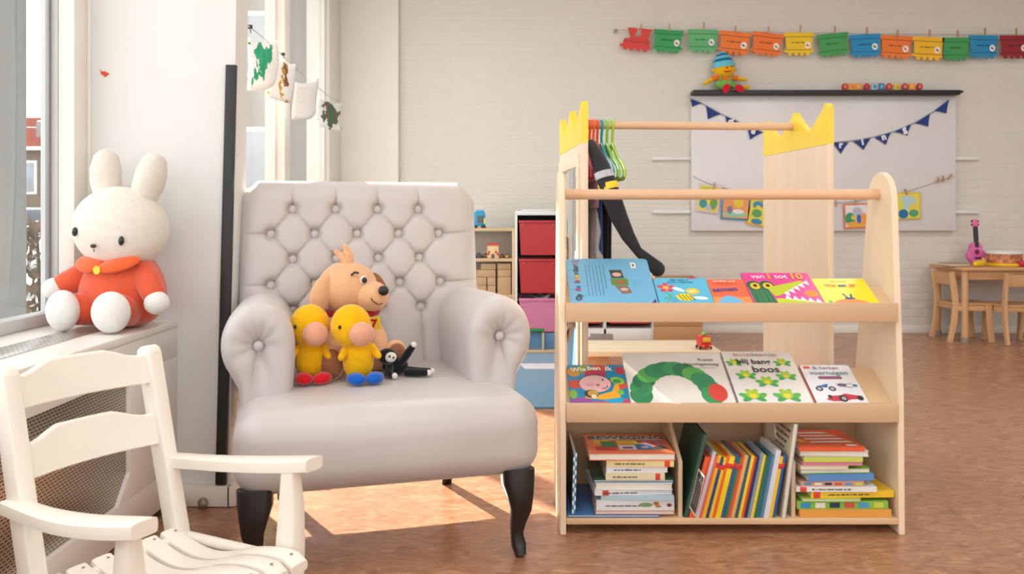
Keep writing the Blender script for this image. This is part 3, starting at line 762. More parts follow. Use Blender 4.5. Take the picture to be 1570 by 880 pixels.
# bee
e, a, z = dbook('picture_book', .4275, .160, .152, .010, ZU, (92, 186, 218), 'turquoise book with a yellow striped bee on the cover', r=.003, spine=(20, 110, 130))
a.ell(.032, .098, .010, .010, 'f0a830')
for k in range(5): a.ell(.032+.017*cos(k*1.257+.3), .098+.017*sin(k*1.257+.3), .010, .008, 'd83a60', rot=k*1.257+.3)
a.ell(.032, .098, .009, .009, 'f0b030').stroke([(.022, .014), (.040, .05), (.028, .078)], .004, '4ab070').stroke([(.018, .036), (.046, .060)], .004, '4ab070').cut('printed_flower', e)
a.ell(.080, .046, .026, .019, 'f6d820', rot=-.25).ell(.108, .078, .020, .017, 'f4c41c')
for k in range(4): a.stroke([(.062+.011*k, .062-.002*k), (.074+.011*k, .030)], .0032, '4a3a10')
a.ell(.068, .088, .020, .008, 'f4f4f0', rot=-.6).ell(.126, .042, .021, .008, 'f4f4f0', rot=-.15)
for k in range(3): a.stroke([(.058, .046-.008*k), (.036, .042-.012*k)], .002, '2878a0')
a.ell(.106, .077, .013, .008, 'f0dc90').cut('printed_bee', e).poly([(.0, .14), (.012, .152), (.0, .152)], 'e86040').poly([(.1, .152), (.135, .152), (.118, .144)], 'e05088').poly([(.14, 0), (.155, 0), (.148, .008)], 'e05030')
a.build('cover_picture', e)
for k, (w_, y_) in enumerate(((.058, .139), (.078, .126))):
    aa = Art(z); aa.words(.078-w_/2, y_, w_, .006-.001*k, '1a4a70', k); aa.build('small_print', e)
# orange samen
e, a, z = dbook('picture_book', .589, .112, .145, .009, ZU, (236, 108, 72), 'orange book with a pale blue hill between the bee and crocodile books', r=.003)
a.rect(.0, .112, 0, .05, 'f09050').poly([(.004+.088*t/12, .004+.052*sin(pi*t/12)**.8) for t in range(13)], '6ab4e0')
a.build('cover_picture', e)
title(e, 'samen', .044, .088, .030, '3a4a98', z, rot=.08, bold=.0006)
aa = Art(z); aa.words(.018, .133, .07, .006, 'f6e4dc', 3).words(.014, .119, .078, .005, 'a04838', 4); aa.build('small_print', e)
# crocodile
e, a, z = dbook('picture_book', .703, .203, .178, .012, ZU, (224, 66, 148), 'pink counting book with a green crocodile on the cover', r=.006, spine=(226, 90, 160))
a.poly([(.004, .0), (.070, .0), (.058, .100), (.002, .092)], '2c7a50')
for k in range(4): a.poly([(.012+.016*k, .002), (.018+.016*k, .002), (.014+.014*k, .092)], '205c40')
for cx in (.022, .060):
    a.ell(cx, .106, .022, .026, '1e5a3c').ell(cx+.003, .104, .015, .018, 'f0c020').ell(cx+.003, .106, .006, .008, '141414')
a.poly([(.058, .090), (.072, .100), (.170, .134), (.176, .122), (.085, .052), (.070, .050)], 'bccc28')
a.poly([(.070, .002), (.196, .002), (.190, .018), (.140, .032), (.070, .038)], 'c4d42c')
for k in range(5):
    x = .098+.018*k; y = .060+.0145*k; a.poly([(x, y+.004), (x+.018, y+.016), (x+.018, y-.012)], 'f4eef4')
for k in range(5):
    x = .096+.021*k; y = .034-.0045*k; a.poly([(x, y), (x+.020, y-.004), (x+.009, y+.022)], 'f4eef4')
a.ell(.180, .062, .019, .017, 'f0a83c').ell(.180, .062, .015, .013, 'e89030')
a.build('cover_picture', e)
title(e, 'van', .044, .154, .030, 'f6eef4', z, bold=.0003); title(e, '1', .078, .154, .040, 'f6c02c', z, bold=.001); title(e, 'tot', .114, .154, .032, 'f6eef4', z, bold=.0004); title(e, '10', .160, .154, .042, 'f6c02c', z, bold=.001)
# yellow
e, a, z = dbook('picture_book', .909, .158, .148, .010, ZU, (250, 224, 24), 'yellow book at the right end of the top shelf', r=.006)
a.poly([(.018+.12*t/12, .002+.036*sin(pi*t/12)**.5) for t in range(13)], 'f09a60').poly([(.0, .0), (.024, .0), (.020, .018), (.004, .018)], 'eef0f0').poly([(.126, .0), (.157, .0), (.146, .014)], 'f0f0ec').ell(.018, .024, .007, .006, '70c070')
a.stroke([(.066, .066), (.074, .044)], .006, '2c6a98').stroke([(.090, .064), (.086, .044)], .006, '2c6a98').ell(.080, .040, .016, .005, '245a88')
a.build('cover_picture', e)
title(e, 'Wat', .044, .108, .019, 'e09028', z, bold=.0006); title(e, 'eet', .079, .108, .019, '2a7aa8', z, bold=.0006); title(e, 'jij?', .110, .108, .019, 'e09028', z, bold=.0006)
aa = Art(z); aa.words(.052, .130, .046, .004, '6a5a18', 5); aa.build('small_print', e)

# lower shelf
e, a, z = dbook('picture_book', .1685, .174, .192, .008, ZL, (20, 140, 184), 'turquoise dotted book with a pink smiling face on the cover', r=.004)
for x, y, rx, ry, c in ((.012, .158, .020, .022, 'e0a030'), (.052, .170, .028, .020, '9cac38'), (.160, .165, .014, .020, 'c0384c'), (.165, .095, .017, .018, 'd8503c'), (.018, .100, .022, .020, 'd8503c'), (.030, .015, .034, .020, '9a50a0'), (.164, .014, .018, .018, 'c8406c'), (.004, .055, .012, .020, '88bc40'), (.100, .176, .028, .016, 'd85040'), (.128, .030, .03, .02, '1aa8d0')):
    a.ell(max(rx, min(.174-rx, x)), max(ry, min(.192-ry, y)), rx, ry, c)
a.ell(.084, .150, .034, .018, 'c02c50').ell(.080, .104, .050, .042, '3a2830').ell(.080, .102, .048, .040, 'e8b8b8').ell(.066, .098, .014, .008, 'e09aa8').ell(.088, .096, .006, .006, 'b86068').ell(.104, .120, .003, .004, '302020')
a.stroke([(.098, .082), (.106, .080), (.114, .084), (.116, .094)], .003, '6a2838')
a.poly([(.046, .036), (.100, .030), (.150, .040), (.150, .100), (.138, .100), (.128, .068), (.090, .052), (.048, .064)], 'f0aa28').ell(.066, .056, .022, .018, '4a2a38').ell(.070, .058, .016, .014, 'c8a040').ell(.072, .044, .008, .009, 'e8d8c8').ell(.148, .116, .022, .016, '9cc840', rot=-.5).ell(.146, .114, .013, .010, '3c9a50').ell(.152, .062, .010, .012, '7cc040')
a.rect(.066, .112, .004, .022, 'd05080')
a.build('cover_picture', e)
title(e, 'Wie', .034, .166, .026, 'f4f6f4', z, rot=.15, bold=.0008); title(e, 'ben', .082, .173, .028, 'f4f6f4', z, bold=.0008); title(e, 'ik', .126, .171, .030, 'f4f6f4', z, rot=-.05, bold=.0008)
# big white book, generic green creature
e, a, z = dbook('picture_book', .3455, .305, .252, .008, ZL, (236, 232, 226), 'wide white book with a large green arch shape and a red disc', r=.006)
N_ = 12
for i in range(N_):
    t = i/(N_-1); an = pi*(1-t); cx = .140+.105*cos(an); cy = .050+.125*sin(an)
    a.ell(cx, cy, .034, .040, ['2f8a58', '3a9a5c', '2a7a50', '58b050', '348f62'][i % 5], rot=an)
for k in range(4): a.ell(.020+.01*k, .045+.012*k, .012, .018, '3a8a5a')
a.ell(.262, .062, .028, .040, 'd8483c')
a.build('cover_picture', e)
title(e, 'Rupsje', .255, .216, .018, '4a4644', z); title(e, 'Nooitgenoeg', .238, .194, .020, '4a4644', z)
aa = Art(z); aa.words(.215, .176, .065, .004, '9a9690', 6); aa.build('small_print', e)
# frogs
e, a, z = dbook('picture_book', .6575, .217, .258, .009, ZL, (234, 232, 226), 'white book with many green and yellow frogs on the cover', r=.006, spine=(90, 130, 170))
def frog(x, y, s):
    for sx in (-1, 1):
        a.ell(x+sx*s*.75, y-s*.1, s*.5, s*.28, '5cb850', rot=sx*.5).ell(x+sx*s*.55, y-s*.55, s*.5, s*.25, '48a858', rot=-sx*.5).ell(x+sx*s*.32, y+s*.55, s*.22, s*.2, '8cc83c')
    a.ell(x, y, s*.55, s*.55, '9ccc3c').ell(x, y-s*.1, s*.32, s*.4, 'e8d840').ell(x, y+s*.35, s*.42, s*.25, 'b0d038').cut('printed_frog', e)
for x, y, s in ((.030, .205, .021), (.178, .205, .023), (.052, .145, .026), (.172, .140, .026), (.108, .112, .029), (.050, .050, .034), (.150, .050, .034)): frog(x, y, s)
for i, ch in enumerate('buitenbeentjes'): title(e, ch, .040+.0098*i, .240, .022, ['d06050', 'd89040', '5aa060', '4a90b0'][i % 4], z)
title(e, 'blij', .056, .206, .032, '302c2a', z, bold=.0006); title(e, 'bang', .112, .204, .032, '302c2a', z, bold=.0006); title(e, 'boos', .118, .166, .042, '302c2a', z, bold=.0006)
# vehicles
e, a, z = dbook('picture_book', .884, .152, .190, .009, ZL, (232, 234, 238), 'white book with a motorbike and red racing car on the cover', r=.010, spine=(170, 70, 90))
a.rect(.010, .030, .172, .184, 'e85a38').cut('printed_mark', e).poly(rrect(.040, .112, .122, .136, .006), '9a5078').cut('printed_banner', e)
a.ell(.028, .078, .011, .011, '3a3a44').ell(.028, .078, .006, .006, 'b8bcc4').ell(.066, .078, .011, .011, '3a3a44').ell(.066, .078, .006, .006, 'b8bcc4').poly([(.022, .090), (.036, .086), (.052, .082), (.060, .100), (.048, .098), (.040, .094)], '2a6ab8').cut('printed_motorbike', e)
a.ell(.100, .095, .014, .008, '6a5a88').rect(.084, .132, .098, .101, '8a8a94').stroke([(.096, .09), (.130, .082)], .003, '7a6a90').ell(.138, .092, .008, .006, '4a7aa0').cut('printed_helicopter', e)
a.poly([(.034, .030), (.052, .046), (.080, .048), (.096, .056), (.118, .050), (.142, .044), (.144, .032), (.110, .030), (.080, .022), (.050, .022)], 'c8384c').ell(.084, .034, .013, .015, '2e2e32').ell(.086, .034, .007, .008, 'a8a8ac').ell(.134, .036, .009, .011, '2e2e32').ell(.048, .042, .007, .008, '3a3a3e').build('printed_racing_car', e)
title(e, 'Ik herken', .076, .174, .021, '5a4060', z); title(e, 'voertuigen', .078, .150, .027, '2a6a78', z)

# ------------------------------------------------------------------ leaning row in the middle compartment
def standing(name, x, lean, t, d, h, cover, label, page=(236, 228, 210), group=None, y=2.436, band=None, z=.0462, inset=.004):
    e = empty(name, (x, y, z), (0, lean, 0), label, 'book', group)
    b_ = min(.0016, t*.2)
    MB().prism([(0, 0), (t, 0), (t, d), (t-b_, d), (t-b_, b_), (b_, b_), (b_, d), (0, d)], 0, h, 'xy').build('cover', gloss(cover), e)
    MB().box(b_, t-b_, b_+.001, d-inset, inset, h-inset, .0004).build('page_block', paper(page), e)
    if band: MB().box(.0001, t-.0001, -.0007, .0006, h*.80, h*.88, .0002).build('spine_band', gloss(band), e)
    return e
e = standing('picture_book', .4945, radians(13.5), .011, .25, .246, (44, 82, 66), 'tall dark green book leaning at the left of the row', y=2.44)
aa = Art(.0006); aa.rect(.03, .11, .04, .155, 'd8d4cc').rect(.036, .104, .046, .149, '3a2c30')
for k in range(3): aa.stroke([(.045+.02*k, .06), (.05+.02*k, .135)], .004, 'b8aeb0')
aa.build('cover_picture', e, (0, 0, 0), (pi/2, 0, -pi/2)); e.children[-1].location = (-.0008, .17, .02)
rowc = [('orange', (226, 96, 48)), ('orange red', (214, 70, 44)), ('pale grey', (200, 200, 206)), ('coral', (222, 104, 72)), ('yellow', (238, 190, 40)), ('navy blue', (44, 64, 116)), ('yellow', (240, 204, 40)), ('orange', (232, 104, 40)), ('bright yellow', (244, 210, 24)), ('blue', (48, 92, 148)), ('green', (48, 116, 76)), ('orange red', (218, 84, 52)), ('tan', (226, 170, 96)), ('dark teal', (30, 92, 104)), ('yellow', (240, 204, 60)), ('orange red', (222, 82, 44)), ('dark navy', (32, 48, 84)), ('grey blue', (130, 148, 170)), ('yellow', (236, 206, 44)), ('green', (42, 108, 80)), ('teal', (34, 104, 120)), ('steel blue', (92, 128, 164)), ('white', (216, 216, 220)), ('golden yellow', (236, 190, 48)), ('blue', (36, 92, 160))]
x = .5085; rr = random.Random(11)
for i, (cn, c) in enumerate(rowc):
    t = {8: .0145, 22: .0145}.get(i, .0082+.0018*rr.random())
    lean = radians(15.5-5.2*i/24)
    hh = .176+.010*rr.random()+(.012 if i in (2, 17, 22) else 0)
    standing('thin_book', x, lean, t, .150+.012*rr.random(), hh, c, '%s thin book, %s from the dark green book in the leaning row' % (cn, ordinal(i)), group='thin books leaning in the middle compartment', band=(214, 52, 40) if 3 < i < 12 or i > 22 else None, y=2.437+.003*rr.random())
    x += t/cos(lean)+.0002
e = standing('picture_book', .775, radians(7.5), .011, .245, .272, (226, 212, 184), 'tall cream book with blue spine leaning on the right divider', y=2.434, page=(236, 230, 214))
MB().box(.0095, .0114, -.0008, .006, 0, .272, .0003).build('spine', gloss((70, 150, 190)), e)
aa = Art(.0006)
for k in range(4): aa.words(.06, .245-.018*k, .13-.015*k, .010-.001*k, '6a5a4a', 20+k)
aa.rect(.0, .05, .0, .055, '4a90b8').poly([(.02, .055), (.045, .06), (.05, .10), (.03, .12)], 'c85a80').poly([(.02, .12), (.045, .12), (.04, .18), (.02, .17)], '54484a')
o = aa.build('cover_picture', e, (-.0008, .24, 0), (pi/2, 0, -pi/2)); o.location = (-.0004, .2, .0); o.rotation_euler = (pi/2, 0, -pi/2)

# ------------------------------------------------------------------ lying stacks
def lying(name, x0, x1, y0, d, z, t, cover, label, rz=0, pages_front=False, page=(236, 230, 216), group=None, band=None, top=None):
    w = x1-x0; e = empty(name, ((x0+x1)/2, y0, z), (0, 0, rz), label, 'book', group)
    b_ = min(.0016, t*.22); h = w/2
    if pages_front:
        MB().box(-h, h, 0, d, 0, b_, .0003).build('back_cover', gloss(cover), e); MB().box(-h, h, 0, d, t-b_, t, .0003).build('front_cover', gloss(top or cover), e)
        MB().box(-h+.002, h-.002, .003, d-.002, b_, t-b_, .0003).build('page_block', paper(page), e)
    else:
        MB().prism([(0, 0), (d, 0), (d, b_), (b_, b_), (b_, t-b_), (d, t-b_), (d, t), (0, t)], -h, h, 'yz').build('cover', gloss(cover), e)
        MB().box(-h+.002, h-.002, b_, d-.003, b_, t-b_, .0003).build('page_block', paper(page), e)
        if band: MB().box(band[0]*w-h, (band[0]+.08)*w-h, -.0007, .0008, .0006, t-.0006, .0002).build('spine_band', gloss(band[1]), e)
    return e
def print_row(e, n, y, z0, w, size, c, x0):
    a_ = Art(.0006); a_.words(x0, z0, w, size*1.6, c, int(w*9999)); return a_.build('small_print', e, (0, -.0002, 0), (pi/2, 0, 0))
zb = .0458
lying('picture_book', .160, .425, 2.438, .28, zb, .0075, (58, 110, 168), 'blue book lying flat under the left stack', pages_front=True); z = zb+.0082
stackL = [(.240, .468, .010, (206, 150, 140), True, 'rose and cream book, lowest in the left stack above the blue one', 0, None), (.243, .468, .030, (224, 226, 224), False, 'thick white book with leaf and butterfly prints low in the left stack', .01, None), (.256, .466, .013, (178, 206, 220), False, 'pale blue book in the left stack above the butterfly book', -.03, None), (.238, .462, .016, (226, 226, 226), False, 'white book with a red mark halfway up the left stack', .05, ((.10, (206, 70, 50)))), (.240, .462, .020, (222, 226, 232), True, 'white hardback with visible pages below the thin blue book', -.02, None), (.236, .466, .0075, (48, 116, 152), True, 'thin dark blue and green book in the middle of the left stack', 0, None), (.270, .440, .020, (226, 212, 176), False, 'cream spined book with red tag, lower of two in the left stack', 0, ((.84, (214, 66, 48)))), (.272, .448, .0175, (228, 226, 226), False, 'white spined book between the two cream spined books', .01, None), (.272, .466, .0185, (232, 212, 150), False, 'yellowish spined book with red tag just under the top book', -.01, ((.86, (222, 74, 50))))]
for i, (x0, x1, t, c, pf, lb, rz, bd) in enumerate(stackL):
    e = lying('picture_book', x0, x1, 2.440+.004*(i % 2), .20+.01*(i % 3), z, t, c, lb, rz, pf, group='books in the left stack', band=bd, top=(60, 90, 70) if i == 5 else None)
    if not pf and t > .015: print_row(e, 16, 0, t*.45, (x1-x0)*.45, .003, '4a4640', -(x1-x0)*.38)
    if i == 1:
        a_ = Art(.0006); a_.ell(.03, .016, .02, .006, '7a9a60').ell(.06, .02, .009, .005, 'b06a30').ell(.066, .012, .008, .004, 'c07a38').ell(.098, .015, .007, .005, '8a3050'); a_.build('spine_picture', e, (0, -.0002, 0), (pi/2, 0, 0))
    z += t+.0004
e = lying('picture_book', .222, .470, 2.437, .215, z, .020, (226, 110, 66), 'orange picture book with collage cover on top of the left stack', .0, True, group='books in the left stack')
a_ = Art(.0202); a_.rect(-.118, .118, .006, .205, 'e0764a').rect(-.104, .112, .150, .190, 'd8dcdc').rect(-.100, -.05, .10, .145, 'e0b030').rect(-.08, -.035, .06, .13, '3a8a50').rect(-.1, -.04, .03, .07, 'c83a40').rect(-.03, .02, .04, .09, 'e8e4ec').rect(.02, .07, .04, .10, '3a80b8').rect(-.03, .03, .1, .14, 'e0c83c').rect(.05, .11, .09, .14, 'b06a70').ell(.09, .06, .02, .02, '3a4a48').rect(-.02, .01, .05, .07, '6a5a90').ell(.045, .065, .012, .012, 'd8d0e0').rect(.03, .05, .11, .135, '5a4a40').build('cover_picture', e)
letters('title_lettering', 'BEWEGING', .046, flat('4a5560'), e, (.002, .168, .0216), ext=.0001, bold=.0008)
# checked spine book upright at the far left
e = standing('picture_book', .1725, radians(1.5), .0105, .24, .175, (92, 84, 84), 'upright book with blue and white checked spine in the left corner', y=2.445, z=.0545, page=(220, 214, 204))
sp = MB(); sq = MB()
for k in range(14):
    for j in range(2): (sp if (k+j) % 2 else sq).box(.0002+j*.005, .0052+j*.005, -.0008, 0, k*.0125, (k+1)*.0125, .0001)
sp.build('spine_checks', flat('3a8ab0'), e); sq.build('spine_checks', flat('e4ecee'), e)
# right stack
z = zb
stackR = [(.828, 1.092, .022, (226, 158, 70), False, 'amber book at the very bottom of the right stack', 0, None), (.822, 1.086, .022, (132, 186, 70), False, 'green and blue patterned book, second from the bottom of the right stack', .01, None), (.836, 1.005, .008, (166, 196, 84), True, 'thin lime book low in the right stack', 0, None), (.862, 1.106, .019, (240, 196, 44), False, 'yellow spined book with red tag sticking out of the right stack', .035, ((.03, (222, 70, 44)))), (.818, 1.050, .015, (228, 226, 222), False, 'white spined book with red tag above the yellow spine', -.01, ((.05, (226, 74, 52)))), (.833, 1.016, .014, (204, 150, 124), False, 'multicoloured thin book above the white spined one', .0, None), (.852, 1.048, .020, (90, 140, 196), False, 'blue book halfway up the right stack', .07, None), (.833, 1.038, .014, (120, 176, 64), True, 'grass green covered book on the blue one in the right stack', .05, None), (.830, .97, .010, (214, 196, 150), True, 'small cream book below the pink one', 0, None), (.838, 1.010, .011, (216, 136, 156), False, 'pink spined book in the upper right stack', 0, None), (.840, 1.010, .013, (200, 208, 90), False, 'lime spined book right above the pink one', 0, None), (.832, 1.030, .017, (214, 212, 216), True, 'white book second from the top of the right stack', -.03, None)]
for i, (x0, x1, t, c, pf, lb, rz, bd) in enumerate(stackR):
    e = lying('picture_book', x0, x1, 2.440+.005*(i % 2)+abs(rz)*.1, .195+.012*(i % 3), z, t, c, lb, rz, pf, group='books in the right stack', band=bd, page=(226, 170, 90) if i == 0 else (236, 230, 216))
    if i in (3, 4): print_row(e, 18, 0, t*.5, (x1-x0)*.5, .003, '3a4a50', -(x1-x0)*.30)
    if i in (1, 5):
        a_ = Art(.0006); h = (x1-x0)/2
        for k, c2 in enumerate(['3a90c0', 'e8e0d0', '2a3848', 'd05040', '4a9ac8', 'c8d048']): a_.rect(-h+.01+k*h*.32, -h+.01+k*h*.32+h*.22, .003, t-.004, c2)
        a_.build('spine_picture', e, (0, -.0002, 0), (pi/2, 0, 0))
    z += t+.0004
e = lying('picture_book', .826, 1.016, 2.440, .20, z, .012, (226, 92, 54), 'orange book with white shapes on top of the right stack', .0, False, group='books in the right stack')
a_ = Art(.0122)
for k in range(4): a_.poly([(-.07+.012*k, .165-.034*k), (.03+.014*k, .170-.034*k), (.05+.012*k, .155-.034*k), (-.05, .150-.034*k)], 'e4e0dc')
a_.poly([(-.09, .08), (-.07, .10), (-.05, .06), (-.07, .05)], 'e8b830').rect(.05, .08, .012, .03, 'd8d4d0').build('cover_picture', e)

# ------------------------------------------------------------------ crown dressing rack behind the bookshelf
RA = empty('dressing_rack', (.23, 2.8, 0), (0, 0, radians(3.8)), 'light plywood dress-up rack with yellow crown tops behind the bookshelf', 'clothes rack')
YEL = mat((248, 214, 60), .4, 'crown_yellow', var=.02)
PB = (238, 216, 188)
RW = .835
def crown_pts():
    pts = [(0, 1.155), (.60, 1.155), (.60, 1.275)]
    for yc in (.575, .29, .02):
        h = .0125
        for an in (0, 45, 90, 135, 180): 
            pts.append((min(.60, max(0, yc+h*cos(radians(an)))), 1.282+h*sin(radians(an))))
        if yc > .1: pts.append((yc-.135, 1.205))
    pts.append((0, 1.28))
    out = []
    for p in pts:
        if not out or (Vector(p)-Vector(out[-1])).length > 1e-4: out.append(p)
    return out
for x0 in (0, RW):
    MB().prism([(0, 0), (.60, 0), (.60, 1.155), (0, 1.155)], x0, x0+.022, 'yz', ch=.002).build('side_panel', wood(PB, 'z', 'ply'), RA)
    MB().prism(crown_pts(), x0, x0+.022, 'yz').build('crown_top', YEL, RA)
mf = MB().box(-.008, 0, .04, .08, .25, 1.12, .001).box(-.008, 0, .52, .56, .25, 1.12, .001).box(-.008, 0, .08, .52, 1.08, 1.12, .001).box(-.008, 0, .08, .52, .25, .29, .001)
mf.build('mirror_frame', wood(PB, 'z', 'ply'), RA)
MB().box(-.004, -.001, .08, .52, .29, 1.08, .0005).build('mirror', mat((210, 216, 220), .04, 'mirror_glass', var=0, metal=1), RA)
MB().tube([(.022, .30, 1.245), (RW, .30, 1.245)], .0145, n=18, cap='flat').build('rail', wood((228, 190, 152), 'x', 'beech'), RA)
MB().box(.022, RW, .30, .318, .10, .18, .002).build('stretcher', wood(PB, 'x', 'ply'), RA)
cr_, sr_ = cos(radians(3.8)), sin(radians(3.8))
def rack(x, y, z): return Vector((.23+x*cr_-y*sr_, 2.8+x*sr_+y*cr_, z))
hc = [('pink', (232, 120, 140)), ('rose', (224, 90, 120)), ('salmon', (240, 140, 120)), ('dark orange', (232, 84, 44)), ('orange', (240, 110, 40)), ('coral red', (226, 84, 66)), ('teal', (20, 158, 168)), ('light green', (130, 206, 70)), ('lime green', (168, 212, 60))]
hx = [.030, .044, .058, .074, .088, .102, .118, .138, .158]
hl = ['pink hanger closest to the crown panel', 'rose pink hanger second from the crown panel', 'salmon hanger third from the crown panel', 'dark orange hanger on the rack rail', 'bright orange hanger on the rack rail', 'coral red hanger beside the teal one', 'teal hanger beside the green ones', 'light green hanger beside the teal one', 'lime green hanger at the open end of the hangers']
for (cn, c), x, lb in zip(hc, hx, hl):
    h = empty('clothes_hanger', rack(x, .30, 1.245), (0, 0, radians(3.8)), lb, 'hanger', 'plastic hangers on the rack')
    mm = mat(c, .3, 'hanger_plastic'+str(c), var=0)
    pts = [(0, .019*cos(radians(an)), .019*sin(radians(an))) for an in range(-20, 221, 24)]
    MB().tube(pts+[(0, -.010, -.022), (0, 0, -.045), (0, 0, -.075)], .005, n=8).build('hook', mm, h)
    MB().tube([(0, 0, -.068), (0, -.03, -.085), (0, -.09, -.12), (0, -.195, -.158), (0, -.225, -.178), (0, -.225, -.195), (0, -.20, -.205), (0, 0, -.205), (0, .20, -.205), (0, .225, -.195), (0, .225, -.178), (0, .195, -.158), (0, .09, -.12), (0, .03, -.085), (0, 0, -.068)], .0068, n=8).build('shoulder_bar', mm, h)
def garment(name, x, levels, m, label, waves=9, amp=.008, seed=1):
    e = empty(name, rack(x, .30, levels[0][0]), (0, 0, radians(3.8)), label, 'garment', 'dress-up clothes on the rack')
    vs = []; fs = []; n = 48
    for (z, hy, hxx, yo) in levels:
        for j in range(n):
            a_ = 2*pi*j/n
            k = 1+amp/hxx*sin(waves*a_+seed)*min(1, (levels[0][0]-z)/.12)
            vs.append((hxx*cos(a_)*k, yo+hy*math.copysign(abs(sin(a_))**.8, sin(a_)), z-levels[0][0]))
    for i in range(len(levels)-1):
        for j in range(n): fs.append((i*n+j, i*n+(j+1) % n, (i+1)*n+(j+1) % n, (i+1)*n+j))
    fs.append(tuple(range(n))); fs.append(tuple(range(len(vs)-n, len(vs))))
    MB().add(vs, fs).build('cloth', m, e, angle=80)
    return e
def cloth(c, key): return mat(c, .8, key, var=.08, scale=14, bump=.25, bscale=60, sheen=.3)
garment('fancy_dress', .088, [(1.14, .03, .006, 0), (1.12, .10, .007, 0), (1.05, .165, .008, 0), (.9, .17, .010, 0), (.68, .19, .012, 0)], cloth((36, 84, 150), 'blue_cloth'), 'deep blue dress hanging next to the crown panel', amp=.003)
garment('fancy_dress', .068, [(1.15, .05, .006, -.02), (1.11, .13, .009, -.03), (1.06, .19, .010, -.03), (1.0, .20, .010, -.04), (.94, .17, .009, -.045)], cloth((198, 160, 190), 'lilac_cloth'), 'lilac dress hanging beside the blue dress', amp=.004)
e = garment('tulle_skirt', .072, [(.965, .11, .008, -.02), (.92, .14, .014, -.03), (.86, .17, .018, -.03), (.80, .16, .020, -.02), (.77, .19, .024, -.03), (.71, .12, .014, -.04)], cloth((178, 176, 182), 'grey_tulle'), 'pale grey ruffled tulle skirt hanging under the lilac dress', waves=13, amp=.008)
MB().box(-.001, .001, -.145, -.125, -.30, -.245, .0004).build('care_label', flat((232, 234, 238)), e)
bk = cloth((34, 34, 38), 'black_cloth')
e = garment('black_costume', .126, [(1.165, .03, .008, 0), (1.13, .09, .010, 0), (1.06, .15, .010, 0), (.95, .15, .010, 0), (.80, .14, .010, 0), (.66, .14, .010, 0)], bk, 'black costume with silver and yellow bands hanging on the rack', amp=.004)
i_ = e.matrix_basis.inverted()
sl = [P(906, 220, 2.90), P(918, 245, 2.84), P(929, 275, 2.80), P(937, 300, 2.79), P(950, 335, 2.79), P(963, 362, 2.79), P(978, 385, 2.79), P(1008, 412, 2.79)]
sl_ = [i_ @ p for p in sl]
so = MB().tube(sl_, [.020, .028, .032, .033, .030, .024, .016, .026], n=18, square=(1, .55, 1), up=(1, 0, 0)).build('sleeve', bk, e)
def band(p, q, r_, c): MB().tube([i_ @ p, i_ @ q], r_, n=18, cap='flat', square=(1, .6, 1), up=(1, 0, 0)).build('sleeve_band', mat(c, .35, 'band'+str(c), var=.1, scale=50), so)
band(P(925, 264, 2.808), P(928.5, 274, 2.80), .0335, (186, 188, 190)); band(P(931, 281, 2.80), P(934, 291, 2.795), .0345, (240, 210, 40))

# ------------------------------------------------------------------ storage along the back wall
LW = wood((214, 184, 146), 'x', 'pine'); LWZ = wood((214, 184, 146), 'z', 'pine')
WH = mat((230, 230, 226), .4, 'white_laminate', var=.02)
# wooden open bookcase
WC = empty('wooden_bookcase', (-.22, 6.05, 0), label='low open wooden bookcase against the back wall behind the armchair', cat='bookcase')
for x in (-.23, .232): MB().box(x-.012, x+.012, 0, .34, 0, .822, .002).build('side_panel', LWZ, WC)
for z in (.05, .335, .595, .812): MB().box(-.218, .22, 0, .34, z-.011, z+.011, .002).build('shelf_board', LW, WC)
MB().box(-.218, .22, .335, .345, .02, .82, .001).build('back_panel', mat((226, 222, 214), .6, 'pale_panel', var=.02), WC)
def cx(px, y): return (px-785)*y/FPX
bl = MB().box(-.5, .5, -.5, .5, -.5, .5, .03); blm = None
WB = wood((196, 160, 120), 'x', 'block')
blocks = [(734, 446, 9), (748, 446, 7), (734, 432, 9), (748, 432, 7), (766, 438, 11), (740, 419, 9), (771, 420, 8), (758, 408, 9), (774, 408, 8)]
lbs = ['lowest left wooden block on the bookcase shelf', 'lowest middle wooden block beside the square block', 'second row left wooden block under the small block', 'second row wooden block left of the square block', 'square wooden block, largest of the stack', 'third row wooden block on the left of the stack', 'third row wooden block on top of the square block', 'top row wooden block in the middle of the stack', 'top row wooden block near the bookcase side']
blk = [(.072, .062, 0, 0), (.06, .062, .078, 0), (.072, .06, 0, .063), (.06, .06, .078, .063), (.098, .124, .150, 0), (.138, .052, .045-.045, .124), (.098, .052, .150, .125), (.11, .045, .03, .177), (.1, .045, .148, .178)]
for (w_, h_, x_, z_), lb in zip(blk, lbs):
    q = empty('wooden_block', (-.255+x_+w_/2, 6.14, .347+z_), label=lb, cat='block', group='wooden blocks on the bookcase')
    MB().rbox((0, 0, h_/2), (w_-.003, .10, h_-.001), .003).build('block_body', WB, q)
